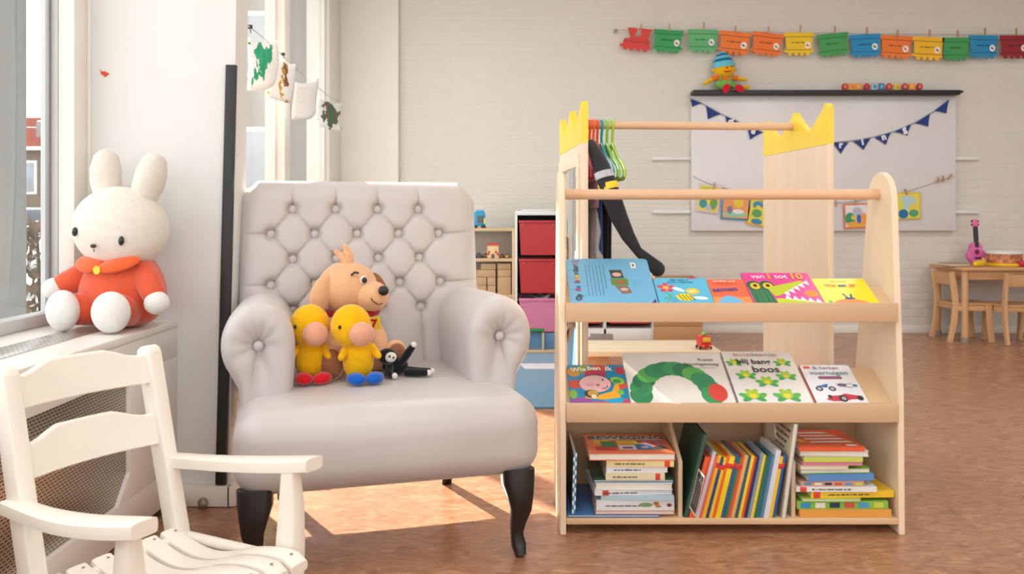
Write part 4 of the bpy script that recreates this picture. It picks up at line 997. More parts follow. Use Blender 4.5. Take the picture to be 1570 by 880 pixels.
# toys on the bookcase
TH_ = empty('toy_house', (cx(756, 6.12), 6.12, .606), label='small wooden toy house with red roof and dots on the bookcase', cat='toy')
MB().box(-.042, .042, -.03, .03, 0, .092, .003).build('walls', wood((226, 196, 150), 'z', 'toy'), TH_)
MB().prism([(-.046, .092), (.046, .092), (.034, .108), (-.034, .108)], -.033, .033, 'xz').build('roof', gloss((206, 50, 50)), TH_)
for x, z in ((-.028, .045), (.022, .045), (.034, .03), (-.034, .03)): MB().ell((x, -.031, z), (.009, .003, .009), n=10, m=6).build('dot', gloss((212, 50, 56)), TH_)
MB().box(-.012, .010, -.033, -.029, 0, .03, .001).build('toy_door', flat((70, 80, 90)), TH_)
def toy_car(loc, c, s, label, rz=0, group=None):
    e = empty('toy_car', loc, (0, 0, rz), label, 'toy car', group)
    MB().rbox((0, 0, .30*s), (1.0*s, .55*s, .34*s), .1*s, 2).build('car_body', gloss(c), e)
    MB().rbox((0, 0, .56*s), (.55*s, .48*s, .28*s), .1*s, 2).build('cabin', mat((60, 70, 80), .2, 'toy_glass'), e)
    for sx in (-.3, .3):
        for sy in (-.27, .27): MB().lathe([(.02*s, -.05*s), (.15*s, -.05*s), (.15*s, .05*s), (.02*s, .05*s)], 12, M=Matrix.Translation((sx*s, sy*s, .15*s)) @ Matrix.Rotation(pi/2, 4, 'X')).build('wheel', BLACK, e)
toy_car((cx(734, 6.12), 6.12, .606), (70, 84, 96), .055, 'dark grey toy car left of the toy house')
toy_car((cx(744, 6.17), 6.17, .606), (196, 130, 50), .045, 'small amber toy car just beside the toy house')
toy_car((cx(770, 6.12), 6.12, .606), (150, 60, 44), .042, 'small brown red toy car right of the toy house', 1.4)
toy_car((cx(778, 6.12), 6.12, .606), (224, 190, 40), .042, 'small yellow toy car near the bookcase side', 1.4)
RO = empty('toy_robot', (cx(735, 6.14), 6.14, .823), label='blue toy robot with grey screen on top of the wooden bookcase', cat='toy')
MB().rbox((0, 0, .065), (.085, .06, .10), .012, 2).build('robot_body', gloss((40, 150, 200)), RO)
MB().box(-.016, .03, -.033, -.028, .035, .09, .003).build('screen', flat((90, 100, 104)), RO)
MB().rbox((.005, 0, .122), (.06, .05, .018), .006).build('robot_head', gloss((60, 170, 214)), RO)
MB().tube([(-.042, 0, .09), (-.062, -.005, .10), (-.064, -.005, .05)], .009, n=8).build('robot_arm', gloss((40, 150, 200)), RO)
for sx in (-.03, .03): MB().rbox((sx, -.005, .009), (.035, .06, .018), .006).build('robot_foot', BLACK, RO)
MB().box(.032, .043, -.034, -.02, .03, .07, .002).build('side_light', gloss((220, 220, 60)), RO)
# bin unit
def bin_(parent, x0, x1, z0, z1, c, y=0):
    m = MB(); w = (x1-x0)
    d = .34
    o0 = [(x0+.012, y+.008, z0), (x1-.012, y+.008, z0), (x1-.012, y+d-.01, z0), (x0+.012, y+d-.01, z0)]
    o1 = [(x0, y, z1), (x1, y, z1), (x1, y+d, z1), (x0, y+d, z1)]
    i1 = [(x0+.006, y+.006, z1), (x1-.006, y+.006, z1), (x1-.006, y+d-.006, z1), (x0+.006, y+d-.006, z1)]
    i0 = [(x0+.018, y+.014, z0+.005), (x1-.018, y+.014, z0+.005), (x1-.018, y+d-.016, z0+.005), (x0+.018, y+d-.016, z0+.005)]
    vs = o0+o1+i1+i0
    fs = [(3, 2, 1, 0), (12, 13, 14, 15)]
    for k in range(4):
        j = (k+1) % 4; fs += [(k, j, 4+j, 4+k), (4+k, 4+j, 8+j, 8+k), (8+k, 8+j, 12+j, 12+k)]
    m.add(vs, fs)
    b_ = m.build('bin', c, parent)
    MB().box(x0-.004, x1+.004, y-.008, y, z1-.018, z1, .003).build('rim', c, b_)
    for xx in (x0+.03, x1-.03): MB().ell((xx, y-.008, z1-.03), (.006, .003, .005), n=10, m=6).build('rivet', mat((196, 120, 120), .4, 'rivet'), b_)
    return b_
RED = mat((186, 44, 50), .35, 'red_plastic', var=.03); PNK = mat((214, 130, 168), .35, 'pink_plastic', var=.03)
UA = empty('bin_storage_unit', (.185, 6.02, 0), label='tall white storage unit with two red bins and a pink bin', cat='storage unit')
MB().box(-.163, -.147, 0, .36, 0, .915, .002).box(.147, .163, 0, .36, 0, .915, .002).build('side_panel', WH, UA)
MB().box(-.163, .163, 0, .36, .915, .945, .002).build('top_board', WH, UA)
MB().box(-.147, .147, .0, .36, .03, .075, .002).build('bottom_board', WH, UA)
MB().box(-.147, .147, .35, .36, .075, .915, .001).build('back_panel', mat((70, 72, 78), .6, 'dark_panel'), UA)
bin_(UA, -.134, .134, .632, .878, RED); bin_(UA, -.134, .134, .362, .605, RED); b3 = bin_(UA, -.134, .134, .088, .325, PNK)
for z in (.61, .345): 
    for sx in (-1, 1): MB().box(sx*.147, sx*.139, .01, .34, z, z+.01, .001).build('runner', mat((90, 92, 96), .5, 'runner'), UA)
e = empty('paper_pile', (.185, 6.18, .30), label='crumpled white papers heaped in the pink bin', cat='paper pile')
m = MB(); rr = random.Random(4)
for k in range(14): m.rbox((rr.uniform(-.09, .09), rr.uniform(-.1, .08), rr.uniform(.0, .045)), (.07, .09, .004), .0015, M=Euler((rr.uniform(-.5, .5), rr.uniform(-.4, .4), rr.random()*3)).to_matrix().to_4x4())
m.build('papers', paper((222, 216, 212)), e)['kind'] = 'stuff'
e = empty('flat_box', (.20, 6.2, .946), label='thin white folder lying on top of the bin unit', cat='folder')
MB().box(-.13, .10, -.1, .1, 0, .012, .002).build('folder_body', WH, e)
UB = empty('low_storage_unit', (.745, 6.02, 0), label='low white storage unit with red bins seen under the top shelf', cat='storage unit')
MB().box(-.27, -.252, 0, .36, 0, .50, .002).box(-.095, -.075, 0, .36, 0, .50, .002).box(.252, .27, 0, .36, 0, .50, .002).build('side_panel', WH, UB)
MB().box(-.27, .27, 0, .36, .48, .50, .002).build('top_board', WH, UB); MB().box(-.252, .252, 0, .36, .03, .11, .002).build('bottom_board', WH, UB)
MB().box(-.252, .252, .35, .36, .11, .48, .001).build('back_panel', mat((70, 72, 78), .6, 'dark_panel'), UB)
bin_(UB, -.06, .238, .145, .40, RED); bin_(UB, -.245, -.10, .145, .40, RED)
CB = empty('wooden_crate', (1.175, 6.15, 0), label='plain brown wooden crate beside the low white storage unit', cat='crate')
BRW = wood((188, 140, 94), 'x', 'crate')
for k in range(4): MB().box(-.17, .17, -.17, -.155, .02+k*.112, .13+k*.112, .002).build('board', BRW, CB)
for sx in (-1, 1): MB().box(sx*.17, sx*.155, -.155, .17, .02, .466, .002).build('side_panel', BRW, CB)
MB().box(-.155, .155, .155, .17, .02, .466, .002).build('back_panel', BRW, CB); MB().box(-.155, .155, -.155, .155, .02, .035, .001).build('bottom_panel', BRW, CB)
# bench with toy vehicle
BE = empty('low_bench', (.63, 4.0, 0), label='low pale wooden bench behind the dressing rack', cat='bench')
MB().box(-.36, .32, -.17, .18, .275, .30, .004).build('bench_top', wood((236, 216, 184), 'x', 'bench'), BE)
MB().box(-.33, -.19, -.14, .15, 0, .274, .003).build('support', wood((206, 158, 110), 'z', 'bench'), BE)
MB().box(.19, .30, -.14, .15, 0, .274, .003).build('support', wood((206, 158, 110), 'z', 'bench'), BE)
MB().box(-.19, .19, -.02, .02, .10, .20, .002).build('stretcher', wood((206, 158, 110), 'x', 'bench'), BE)
e = empty('toy_bus', (cx(1079, 3.9), 3.9, .301), (0, 0, .15), 'little red and yellow toy bus on the low bench', 'toy')
MB().rbox((0, 0, .034), (.05, .07, .055), .008, 2).build('bus_body', gloss((206, 40, 36)), e); MB().box(-.019, .019, -.038, -.034, .036, .056, .002).build('windscreen', gloss((240, 200, 50)), e)
for sx in (-.015, .015): MB().ell((sx, -.036, .018), (.005, .003, .005), n=10, m=6).build('headlight', gloss((240, 160, 70)), e)
MB().ell((0, 0, .068), (.011, .011, .010), n=12, m=8).build('driver', gloss((130, 190, 60)), e)
for sx in (-.026, .026):
    for sy in (-.022, .022): MB().ell((sx, sy, .008), (.005, .009, .008), n=10, m=6).build('wheel', BLACK, e)
e = empty('grey_box', (cx(913, 4.9), 4.9, 0), (0, 0, -.2), 'small open grey cardboard box beside the low storage unit', 'box')
for (x0, x1, y0, y1) in ((-.07, .07, -.07, -.065), (-.07, .07, .065, .07), (-.07, -.065, -.065, .065), (.065, .07, -.065, .065)): MB().box(x0, x1, y0, y1, 0, .20, .001).build('side', mat((158, 140, 132), .7, 'greyboard'), e)
MB().rbox((.045, -.10, .21), (.13, .004, .07), .001, M=None).build('flap', mat((150, 132, 126), .7, 'greyboard2'), e)
# rug, paper, toy barn
rg = MB().rbox((-.35, 4.82, .005), (1.75, 1.62, .010), .004)
tag(rg.build('rug', mat((88, 138, 170), .95, 'blue_rug', var=.10, scale=60, bump=.6, bscale=300, sheen=.4)), 'blue rug on the floor behind the armchair', 'rug')
e = MB().prism([(.075, 4.98), (.30, 4.98), (.30, 5.16), (.045, 5.16)], .0112, .0135, 'xy')
tag(e.build('paper_sheet', paper((226, 222, 230))), 'white sheet of paper lying on the blue rug', 'paper')
TB = empty('toy_barn', (.165, 5.60, .011), label='wooden toy barn frame with green roof strip standing on the rug', cat='toy')
for x in (-.095, .04, .15): MB().box(x-.007, x+.007, -.012, .012, .014, .135, .002).build('post', LWZ, TB)
MB().box(-.13, .18, -.03, .04, 0, .014, .002).build('base_board', LW, TB)
MB().rbox((-.03, 0, .145), (.16, .05, .022), .006, 2).build('roof_strip', gloss((40, 130, 80)), TB)
MB().box(.15-.20, .17, .03, .036, .014, .12, .001).build('back_wall', mat((96, 140, 180), .6, 'barn_blue'), TB)
# lime green box beyond the column
e = empty('toy_box', (-1.10, 3.45, 0), label='lime green toy box beyond the column', cat='box')
LG = mat((160, 180, 30), .5, 'lime_paint', var=.03)
MB().box(-.16, .16, -.15, -.138, .02, .34, .003).build('front_board', LG, e); MB().box(-.16, .16, .138, .15, .02, .34, .003).build('back_board', LG, e)
for sx in (-1, 1): MB().box(sx*.16, sx*.148, -.138, .138, .02, .34, .003).build('side_board', LG, e)
MB().box(-.148, .148, -.138, .138, .0, .03, .002).build('bottom_board', LG, e); MB().box(-.162, .162, -.152, .152, .34, .352, .003).build('lid', LG, e)
tag(MB().ell((-1.02, 2.60, .022), (.022, .022, .022)).build('toy_ball', gloss((220, 190, 40))), 'small yellow ball on the floor by the radiator cover', 'ball')

# ------------------------------------------------------------------ whiteboard wall
YW = BW-.03
def wx(px, y=YW): return (px-785)*y/FPX
def wz(py, y=YW): return CAMH-(py-HORIZON)*y/FPX
WBD = empty('whiteboard', (wx(1262), YW, wz(350)), label='large whiteboard with a black top rail on the back wall', cat='whiteboard')
MB().box(wx(1059.5)-wx(1262), wx(1464)-wx(1262), -.018, .022, wz(354)-wz(350), wz(144)-wz(350), .006).build('board', mat((226, 224, 224), .3, 'whiteboard_enamel', var=.01), WBD)
MB().box(wx(1059)-wx(1262), wx(1463)-wx(1262), -.10, .022, wz(148)-wz(350), wz(140.5)-wz(350), .006).build('top_rail', BLACK, WBD)
MB().box(wx(1463)-wx(1262), wx(1470)-wx(1262), -.07, -.0, wz(144)-wz(350), wz(140.5)-wz(350), .004).build('rail_end', BLACK, WBD)
for a_, b_, y_, lb in ((1001, 1059, 243, 'upper'), (1001, 1059, 325, 'lower')):
    MB().box(wx(a_)-wx(1262), wx(b_)-wx(1262), .0, .026, wz(y_+2.5)-wz(350), wz(y_-2.5)-wz(350), .004).build('wall_rail', WH, WBD)
    MB().box(wx(1464.5)-wx(1262), wx(1503)-wx(1262), .0, .026, wz(y_+2.5)-wz(350), wz(y_-2.5)-wz(350), .004).build('wall_rail', WH, WBD)
YB = YW-.026
# bunting "de kring"
def bl_y(px):
    t = (px-1060)/(1452-1060); return 150+ (154-150)*t + 4*67*t*(1-t)*(1 if True else 1)
BU = empty('bunting', (wx(1260, YB), YB, wz(217, YB)), label='navy pennant bunting with white letters across the whiteboard', cat='bunting')
def bp(px, py): return (wx(px, YB)-wx(1260, YB), 0, wz(py, YB)-wz(217, YB))
knots = [(1058, 150), (1077, 159), (1106, 175), (1133, 187), (1165, 201), (1192, 210), (1220, 216), (1248, 219), (1276, 218.5), (1305, 216), (1337, 210.5), (1369, 202), (1401, 189), (1432, 171), (1454, 153)]
MB().tube([bp(*k) for k in knots], .004, n=6, cap='flat').build('cord', mat((150, 160, 180), .7, 'cord'), BU)
NAVY = mat((34, 62, 128), .8, 'navy_felt', var=.06, scale=40)
flags = [(1058, 152, 1076, 158, 1061, 164, ''), (1082, 162, 1105, 175, 1085, 183, ''), (1112, 178, 1132, 187, 1115, 200, 'd'), (1144, 192, 1169, 203, 1150, 214, 'e'), (1176, 205, 1200, 212, 1186, 226, ''), (1207, 214, 1231, 218, 1219, 233, ''), (1238, 219, 1266, 219.5, 1252, 236, 'k'), (1276, 219, 1301, 218, 1289, 236, 'r'), (1308, 217, 1335, 212, 1324, 230, 'i'), (1341, 211, 1366, 203, 1358, 222, 'n'), (1372, 202, 1397, 190, 1391, 208, 'g'), (1402, 189, 1426, 174, 1423, 194, ''), (1432, 170, 1455, 153, 1451, 174, '')]
for (x0, y0, x1, y1, x2, y2, ch) in flags:
    p0, p1, p2 = [Vector((bp(*q)[0], bp(*q)[2])) for q in ((x0, y0), (x1, y1), (x2, y2))]; c_ = (p0+p1+p2)/3
    pts = []
    for a_, b_ in ((p0, p1), (p1, p2), (p2, p0)):
        for t in (0, .33, .66):
            q = a_.lerp(b_, t)
            if (a_, b_) != (p0, p1): q = q.lerp(c_, .10*sin(pi*t))
            pts.append((q.x, q.y))
    fo = MB().prism(pts, -.0035, -.0015, 'xz').build('pennant', NAVY, BU)
    if ch: letters('letter', ch, .068, mat((236, 236, 240), .8, 'white_felt', var=0), fo, (c_.x*.7+(p0.x+p1.x)*.15, -.0045, c_.y*.7+(p0.y+p1.y)*.15+.002), (pi/2, math.atan2(-(p1-p0).y, (p1-p0).x), 0), ext=.001, bold=.004)
# wooden letter train on the top rail
lc = [('red', (190, 34, 40), (236, 130, 70)), ('orange', (240, 160, 50), (236, 120, 40)), ('orange', (236, 150, 50), (246, 190, 80)), ('red', (186, 30, 36), (214, 70, 50)), ('light blue', (150, 196, 216), (60, 130, 180)), ('blue', (60, 120, 170), (130, 180, 210)), ('red', (190, 40, 40), (236, 140, 90)), ('yellow', (216, 196, 70), (230, 150, 50)), ('brown red', (176, 56, 40), (240, 140, 80)), ('orange', (240, 150, 50), (246, 180, 90)), ('red', (190, 30, 44), (232, 120, 90))]
lpx = [1295.5, 1306, 1316.5, 1329, 1340.5, 1351.5, 1363, 1375, 1387.5, 1398, 1409.5]
ldesc = ['red wooden letter disc at the left end of the row on the rail', 'orange wooden letter right after the leftmost red disc', 'orange wooden letter touching the second red disc', 'red wooden letter disc left of the light blue letter', 'light blue wooden letter on the whiteboard rail', 'darker blue wooden letter on the whiteboard rail', 'red wooden letter disc right of the blue letters', 'yellow wooden letter between two reddish discs', 'brown red wooden letter ring right of the yellow letter', 'orange wooden letter left of the last red disc', 'red wooden letter disc at the right end of the row']
for (cn, c1, c2), px, lb in zip(lc, lpx, ldesc):
    y = YW-.05; e = empty('wooden_letter', (wx(px, y), y, wz(140.5, YW)+.0015), label=lb, cat='letter', group='wooden letters on the whiteboard rail')
    if 'red' in cn: MB().lathe([(.002, -.008), (.024, -.008), (.026, 0), (.024, .008), (.002, .008)], 18, M=Matrix.Translation((0, 0, .0285)) @ Matrix.Scale(1.1, 4, (0, 0, 1)) @ Matrix.Rotation(pi/2, 4, 'X')).build('letter_body', gloss(c1), e)
    else: MB().rbox((0, 0, .028), (.046, .016, .056), .006, 2).build('letter_body', gloss(c1), e)
    MB().ell((0, -.008, .029), (.011, .003, .014), n=12, m=6).build('letter_face', gloss(c2), e)
# doll on the rail
y = YW-.045
DO = empty('rag_doll', (wx(1111, y), y, wz(140.5, YW)+.001), label='rag doll with striped blue hat sitting on the whiteboard rail', cat='doll')
yk = plush((240, 186, 24), 'doll_yellow'); gr = mat((120, 178, 84), .8, 'dotted_green', var=.35, scale=160); orr = plush((238, 120, 40), 'doll_orange'); rd = plush((214, 30, 50), 'doll_red')
MB().ell((0, 0, .045), (.075, .045, .048), n=20, m=12, deform=lambda p: Vector((p.x, p.y, max(p.z, -.044)))).build('dungarees', gr, DO)
MB().ell((0, 0, .09), (.052, .038, .038), n=18, m=12).build('shirt', orr, DO)
for s in (-1, 1): MB().tube([(s*.035, -.032, .075), (s*.038, -.036, .105), (s*.030, -.02, .125)], .009, n=8).build('strap', gr, DO)
hd = MB().ell((-.005, -.01, .158), (.082, .058, .058), n=24, m=14).build('head', yk, DO)
MB().ell((.002, -.067, .165), (.010, .008, .009), n=10, m=6).build('nose', rd, hd)
MB().tube([(-.028, -.058, .145), (-.008, -.066, .136), (.018, -.065, .138), (.038, -.055, .148)], [.003, .006, .006, .003], n=8).build('mouth', rd, hd)
for sx in (-.036, .038): MB().ell((sx, -.058, .175), (.005, .003, .006), n=10, m=6).build('eye', dk, hd)
for s in (-1, 1): MB().ell((s*.082-.005, -.005, .160), (.014, .012, .015), n=12, m=8).build('ear', yk, hd)
hat_c = [(24, 110, 170), (110, 196, 214)]
rings = [(.086, 0), (.083, .022), (.074, .044), (.060, .066), (.044, .088), (.028, .108), (.012, .122)]
for k in range(6):
    (r0, z0), (r1, z1) = rings[k], rings[k+1]
    m = MB().lathe([(r0, z0), (r0*1.0+.001, (z0+z1)/2), (r1, z1+.001)], 24, M=Matrix.Translation((-.008, -.006, .178)) @ Euler((0, -.14, 0)).to_matrix().to_4x4() @ Matrix.Scale(.75, 4, (0, 1, 0)))
    m.build('hat_stripe', plush(hat_c[k % 2 if k else 1], 'hat%d' % (k % 2 if k else 1)), hd)
for s, e_ in ((-1, (-.155, .0, .055)), (1, (.165, .0, .085))):
    MB().tube([(s*.05, 0, .105), (s*.085, 0, .095)], .022, n=10).build('sleeve', orr, DO)
    MB().tube([(s*.085, 0, .095), Vector(e_).lerp(Vector((s*.085, 0, .095)), .4), e_], [.016, .015, .012], n=10).build('arm', yk, DO)
for x, rx in ((-.008, .24), (.092, -.5)):
    MB().tube([(x*.6, -.03, .03), (x, -.065, .022)], .022, n=10).build('trouser_leg', gr, DO)
    MB().ell((x, -.080, .006), (.028, .022, .038), (0, rx*2.0, 0), n=16, m=10).build('shoe', rd, DO)
MB().ell((.158, -.02, .022), (.032, .016, .018), (0, -.3, 0), n=14, m=8).build('tail', yk, DO)
# picture cards under the bunting
STR = mat((176, 168, 160), .8, 'string', var=0)
e = empty('picture_string', (wx(1262, YB), YB, wz(300, YB)), label='thin string with picture cards sagging across the whiteboard', cat='string')
sp = [(1062, 270), (1085, 281), (1120, 291), (1160, 303), (1210, 311), (1260, 313), (1300, 310), (1345, 303), (1390, 294), (1430, 281), (1462, 270)]
MB().tube([(wx(px, YB)-wx(1262, YB), 0, wz(py, YB)-wz(300, YB)) for px, py in sp], .0022, n=6, cap='flat').build('cord', STR, e)
PEG = wood((196, 150, 104), 'z', 'peg')
def peg(px, py, y, rot, label, s=.055, group='wooden clothes pegs'):
    e = empty('clothes_peg', (wx(px, y), y-.004, wz(py, y)), (0, rot, 0), label, 'clothes peg', group)
    for sg in (-1, 1): MB().prism([(-.004, -s/2), (.004, -s/2), (.0055, 0), (.004, s/2), (-.004, s/2)], sg*.0015, sg*.0075, 'xz').build('jaw', PEG, e)
    MB().tube([(-.006, -.007, .004), (.006, -.007, .004), (.006, .007, .004)], .0014, n=6).build('spring', mat((150, 150, 150), .3, 'spring', metal=.8), e)
def card(px0, px1, py0, py1, rot, border, fill, blobs, label):
    y = YB-.010; c0, c1 = (px0+px1)/2, (py0+py1)/2; w = wx(px1, y)-wx(px0, y); h = wz(py0, y)-wz(py1, y)
    e = empty('picture_card', (wx(c0, y), y, wz(c1, y)), (0, rot, 0), label, 'picture card', 'picture cards on the whiteboard string')
    MB().box(-w/2, w/2, 0, .002, -h/2, h/2, .0005).build('card_sheet', paper(border), e)
    a_ = Art(.0003); a_.rect(-w*.44, w*.44, -h*.44, h*.44, fill)
    for (x, z, rx, rz, c) in blobs: a_.ell(x*w, z*h, rx*w, rz*h, c)
    a_.build('card_picture', e, (0, 0, 0), (pi/2, 0, 0))
card(1069, 1104, 283, 326, .16, (226, 206, 210), 'e6d25a', [(0, .3, .4, .12, 'c8d040'), (-.2, -.2, .18, .16, '3a9aa0'), (.05, -.05, .12, .14, 'e8d430'), (.25, -.15, .16, .22, '6aa050'), (.05, -.32, .12, .1, 'c0b8d8')], 'slanted yellow and pink card at the left end of the card string')
card(1106, 1150, 294, 337, .06, (40, 150, 190), 'ec9c62', [(.1, .12, .18, .18, 'e8cc3a'), (.02, .32, .2, .06, '3a8ab0'), (0, -.3, .42, .1, '8ccaa8'), (-.2, -.15, .1, .14, '8a7a90'), (.1, -.2, .2, .08, 'e8e4e0')], 'blue bordered orange card hanging on the card string')
card(1147, 1186, 302, 347, .18, (236, 180, 70), 'dcd448', [(-.15, .2, .2, .14, '3a90b8'), (-.12, .1, .12, .1, 'ecd040'), (-.14, -.08, .2, .14, '5aa060'), (-.1, -.36, .22, .1, '3a88b0'), (.3, -.1, .1, .2, '3a9090')], 'yellow card half hidden by the crown panel')
card(1294, 1332, 312, 350, -.04, (226, 120, 60), 'e6e2e4', [(-.25, -.1, .22, .24, '3a9a68'), (0, -.34, .42, .12, 'e6a840'), (.05, .15, .2, .2, 'b8b8c8'), (.1, -.12, .1, .18, '3a60b0'), (.3, -.1, .12, .22, 'f0a040'), (-.12, -.06, .09, .1, 'e0c030')], 'orange bordered card left of the rounded shelf panel')
card(1374, 1412, 295, 336, -.03, (226, 200, 60), 'e8d860', [(-.05, .12, .34, .26, 'b4d4dc'), (-.22, -.3, .2, .18, '1a70a8'), (.16, -.05, .14, .12, 'ecd040'), (.2, -.28, .2, .14, '50a070'), (-.3, .05, .1, .2, 'd8dc50')], 'yellow bordered card right of the rounded shelf panel')
for px, py, r_, lb in ((1095, 284, .05, 'clothes peg above the slanted card at the left of the whiteboard'), (1170, 305, .5, 'clothes peg on the yellow card beside the crown panel'), (1281, 312, 0, 'lone clothes peg just right of the crown panel'), (1312, 309, 0, 'clothes peg above the orange bordered card'), (1389, 294, -.4, 'clothes peg above the yellow bordered card'), (1438, 276, .1, 'left one of three spare pegs at the string end'), (1446, 274, -.1, 'middle one of three spare pegs at the string end'), (1456, 271, .5, 'right one of three spare pegs at the string end')):
    peg(px, py, YB-.014, r_, lb, .05)
# paper train garland
YG = BW-.06
e = empty('garland_string', (wx(1250, YG), YG, wz(52, YG)), label='thin string carrying the paper train on the back wall', cat='string')
gs = [(944, 46), (1000, 46), (1100, 48), (1220, 50), (1330, 52), (1450, 53), (1570, 53), (1640, 54)]
MB().tube([(wx(px, YG)-wx(1250, YG), 0, wz(py, YG)-wz(52, YG)) for px, py in gs], .0022, n=6, cap='flat').build('cord', STR, e)
hk = empty('wall_hook', (wx(945, YG), BW-.006, wz(46, YG)), label='round steel wall hook at the left end of the train string', cat='hook')
MB().lathe([(.003, 0), (.018, 0), (.016, .008), (.003, .010)], 16, M=Matrix.Rotation(pi/2, 4, 'X')).build('plate', mat((150, 150, 150), .3, 'steel', metal=.8), hk)
MB().tube([(0, -.008, 0), (0, -.05, -.004), (0, -.062, .006)], .004, n=8).build('hook_arm', mat((150, 150, 150), .3, 'steel', metal=.8), hk)
cars = [(1024, 64, 46, .07, 'strong green', (50, 158, 90)), (1077, 63.5, 46, .02, 'pale green', (96, 180, 116)), (1126, 67, 48, .11, 'pumpkin orange', (240, 124, 44)), (1176, 68.5, 48, .12, 'deep orange', (240, 118, 40)), (1225, 68, 45, .0, 'yellow', (240, 200, 30)), (1278, 69.5, 48, -.10, 'mid green', (66, 160, 84)), (1327, 71, 48, -.05, 'blue', (26, 142, 200)), (1374, 73, 48, .06, 'bright orange', (242, 124, 44)), (1423, 75, 48, .05, 'golden yellow', (246, 188, 24)), (1466, 76, 42, .0, 'grass green', (60, 158, 82)), (1508, 72.5, 45, .02, 'blue', (26, 138, 190)), (1556, 72.5, 46, .0, 'dark red', (150, 24, 34))]
nb = ['red paper locomotive', 'strong green', 'pale green', 'pumpkin orange', 'deep orange', 'yellow', 'mid green', 'blue', 'bright orange', 'golden yellow', 'grass green', 'blue']
def wagon_pts(w, h):
    pts = [(-w*.5, h*.5), (w*.5, h*.5), (w*.5, h*.30), (w*.455, h*.30), (w*.44, -h*.22), (w*.50, -h*.22), (w*.50, -h*.32)]
    for cx_ in (.30, .10, -.10, -.30):
        for an in (0, -50, -90, -130, -180): pts.append((w*cx_+w*.085*cos(radians(an)), -h*.34+h*.14*sin(radians(an))))
    pts += [(-w*.50, -h*.32), (-w*.50, -h*.22), (-w*.44, -h*.22), (-w*.455, h*.30), (-w*.5, h*.30)]
    return pts
for i, (px, py, wpx, rot, cn, c) in enumerate(cars):
    y = YG-.006; w = wx(px+wpx/2, y)-wx(px-wpx/2, y); h = .185
    e = empty('paper_wagon', (wx(px, y), y, wz(py, y)), (0, rot, 0), '%s paper train wagon following the %s%s' % (cn, nb[i], '' if i == 0 else ' wagon'), 'paper wagon', 'paper train wagons on the wall')
    MB().prism(wagon_pts(w, h), 0, .0025, 'xz').build('wagon_sheet', paper(c), e)
    a_ = Art(.0004); dkc = tuple(int(v*.62) for v in c)
    a_.rect(-w*.49, w*.49, h*.30, h*.33, dkc).rect(-w*.44, w*.44, -h*.24, -h*.21, dkc)
    a_.words(-w*.24, h*.08, w*.44, .014, tuple(int(v*.45) for v in c), i)
    if i not in (5, 9):
        a_.ell(w*.30, -h*.03, w*.095, h*.14, 'f0eeec'); a_.ell(w*.28, -h*.02, w*.03, h*.05, ['c83a3a', '3a70b0', '50484a', 'd08030'][i % 4]).ell(w*.32, -h*.06, w*.025, h*.04, ['3a8a60', 'd85040', '3a70a8'][i % 3])
    a_.build('wagon_print', e, (0, 0, 0), (pi/2, 0, 0))
    peg(px+2, py-24+ (2 if rot > .05 else 0), y-.006, 0, 'clothes peg holding the %s paper wagon that follows the %s' % (cn, nb[i]), .055, 'pegs along the paper train')
y = YG-.006
LO = empty('paper_locomotive', (wx(975, y), y, wz(61, y)), (0, .12, 0), 'red paper locomotive leading the paper train', 'paper locomotive')
w = .235; h = .18
lp = [(-.38, .0), (-.24, .02), (-.20, .14), (-.30, .42), (-.28, .5), (.0, .5), (.02, .42), (-.06, .16), (.10, .16), (.16, .2), (.12, .42), (.06, .42), (.06, .52), (.5, .52), (.5, .42), (.44, .42), (.40, .06), (.46, 0), (.46, -.24), (.52, -.28), (.48, -.36)]
pts = [(a_*w, b_*h) for a_, b_ in lp]
for cx_ in (.34, .12, -.12, -.32):
    for an in (0, -60, -120, -180): pts.append((w*cx_+w*.10*cos(radians(an)), -h*.34+h*.15*sin(radians(an))))
pts += [(-.48*w, -.34*h), (-.52*w, -.26*h), (-.42*w, -.20*h)]
MB().prism(pts, 0, .0025, 'xz').build('locomotive_sheet', paper((214, 66, 58)), LO)
a_ = Art(.0004); a_.rect(-w*.38, w*.44, -h*.10, -h*.07, '8a2a28').rect(-w*.36, w*.42, .0, h*.02, 'a03430').build('locomotive_print', LO, (0, 0, 0), (pi/2, 0, 0))
peg(983, 42, y-.006, 0, 'clothes peg holding the red paper locomotive', .055, 'pegs along the paper train')

# ------------------------------------------------------------------ paintings hanging by the far window
def sheet(name, p0, p1, h0, h1, m, curl, label, blobs, seed):
    # p0,p1 top corners in 3D; h0,h1 drops at either end
    e = empty(name, p0, label=label, cat='painting', group='paintings drying on the string by the far window')
    vs = []; fs = []; nx, nz = 10, 8; d = p1-p0; nrm = Vector((d.y, -d.x, 0)).normalized()
    for i in range(nx+1):
        for j in range(nz+1):
            u, v = i/nx, j/nz
            q = d*u+Vector((0, 0, -1))*(h0+(h1-h0)*u)*v+nrm*(curl*sin(pi*u)*(.4+v)+curl*.5*sin(3*v+seed))+Vector((0, 0, -.02*sin(pi*u)))
            vs.append(q)
    for i in range(nx):
        for j in range(nz): fs.append((i*(nz+1)+j, (i+1)*(nz+1)+j, (i+1)*(nz+1)+j+1, i*(nz+1)+j+1))
    o = MB().add(vs, fs).build('sheet', m, e, angle=80)
    md = o.modifiers.new('paper_thickness', 'SOLIDIFY'); md.thickness = .0012
    return e
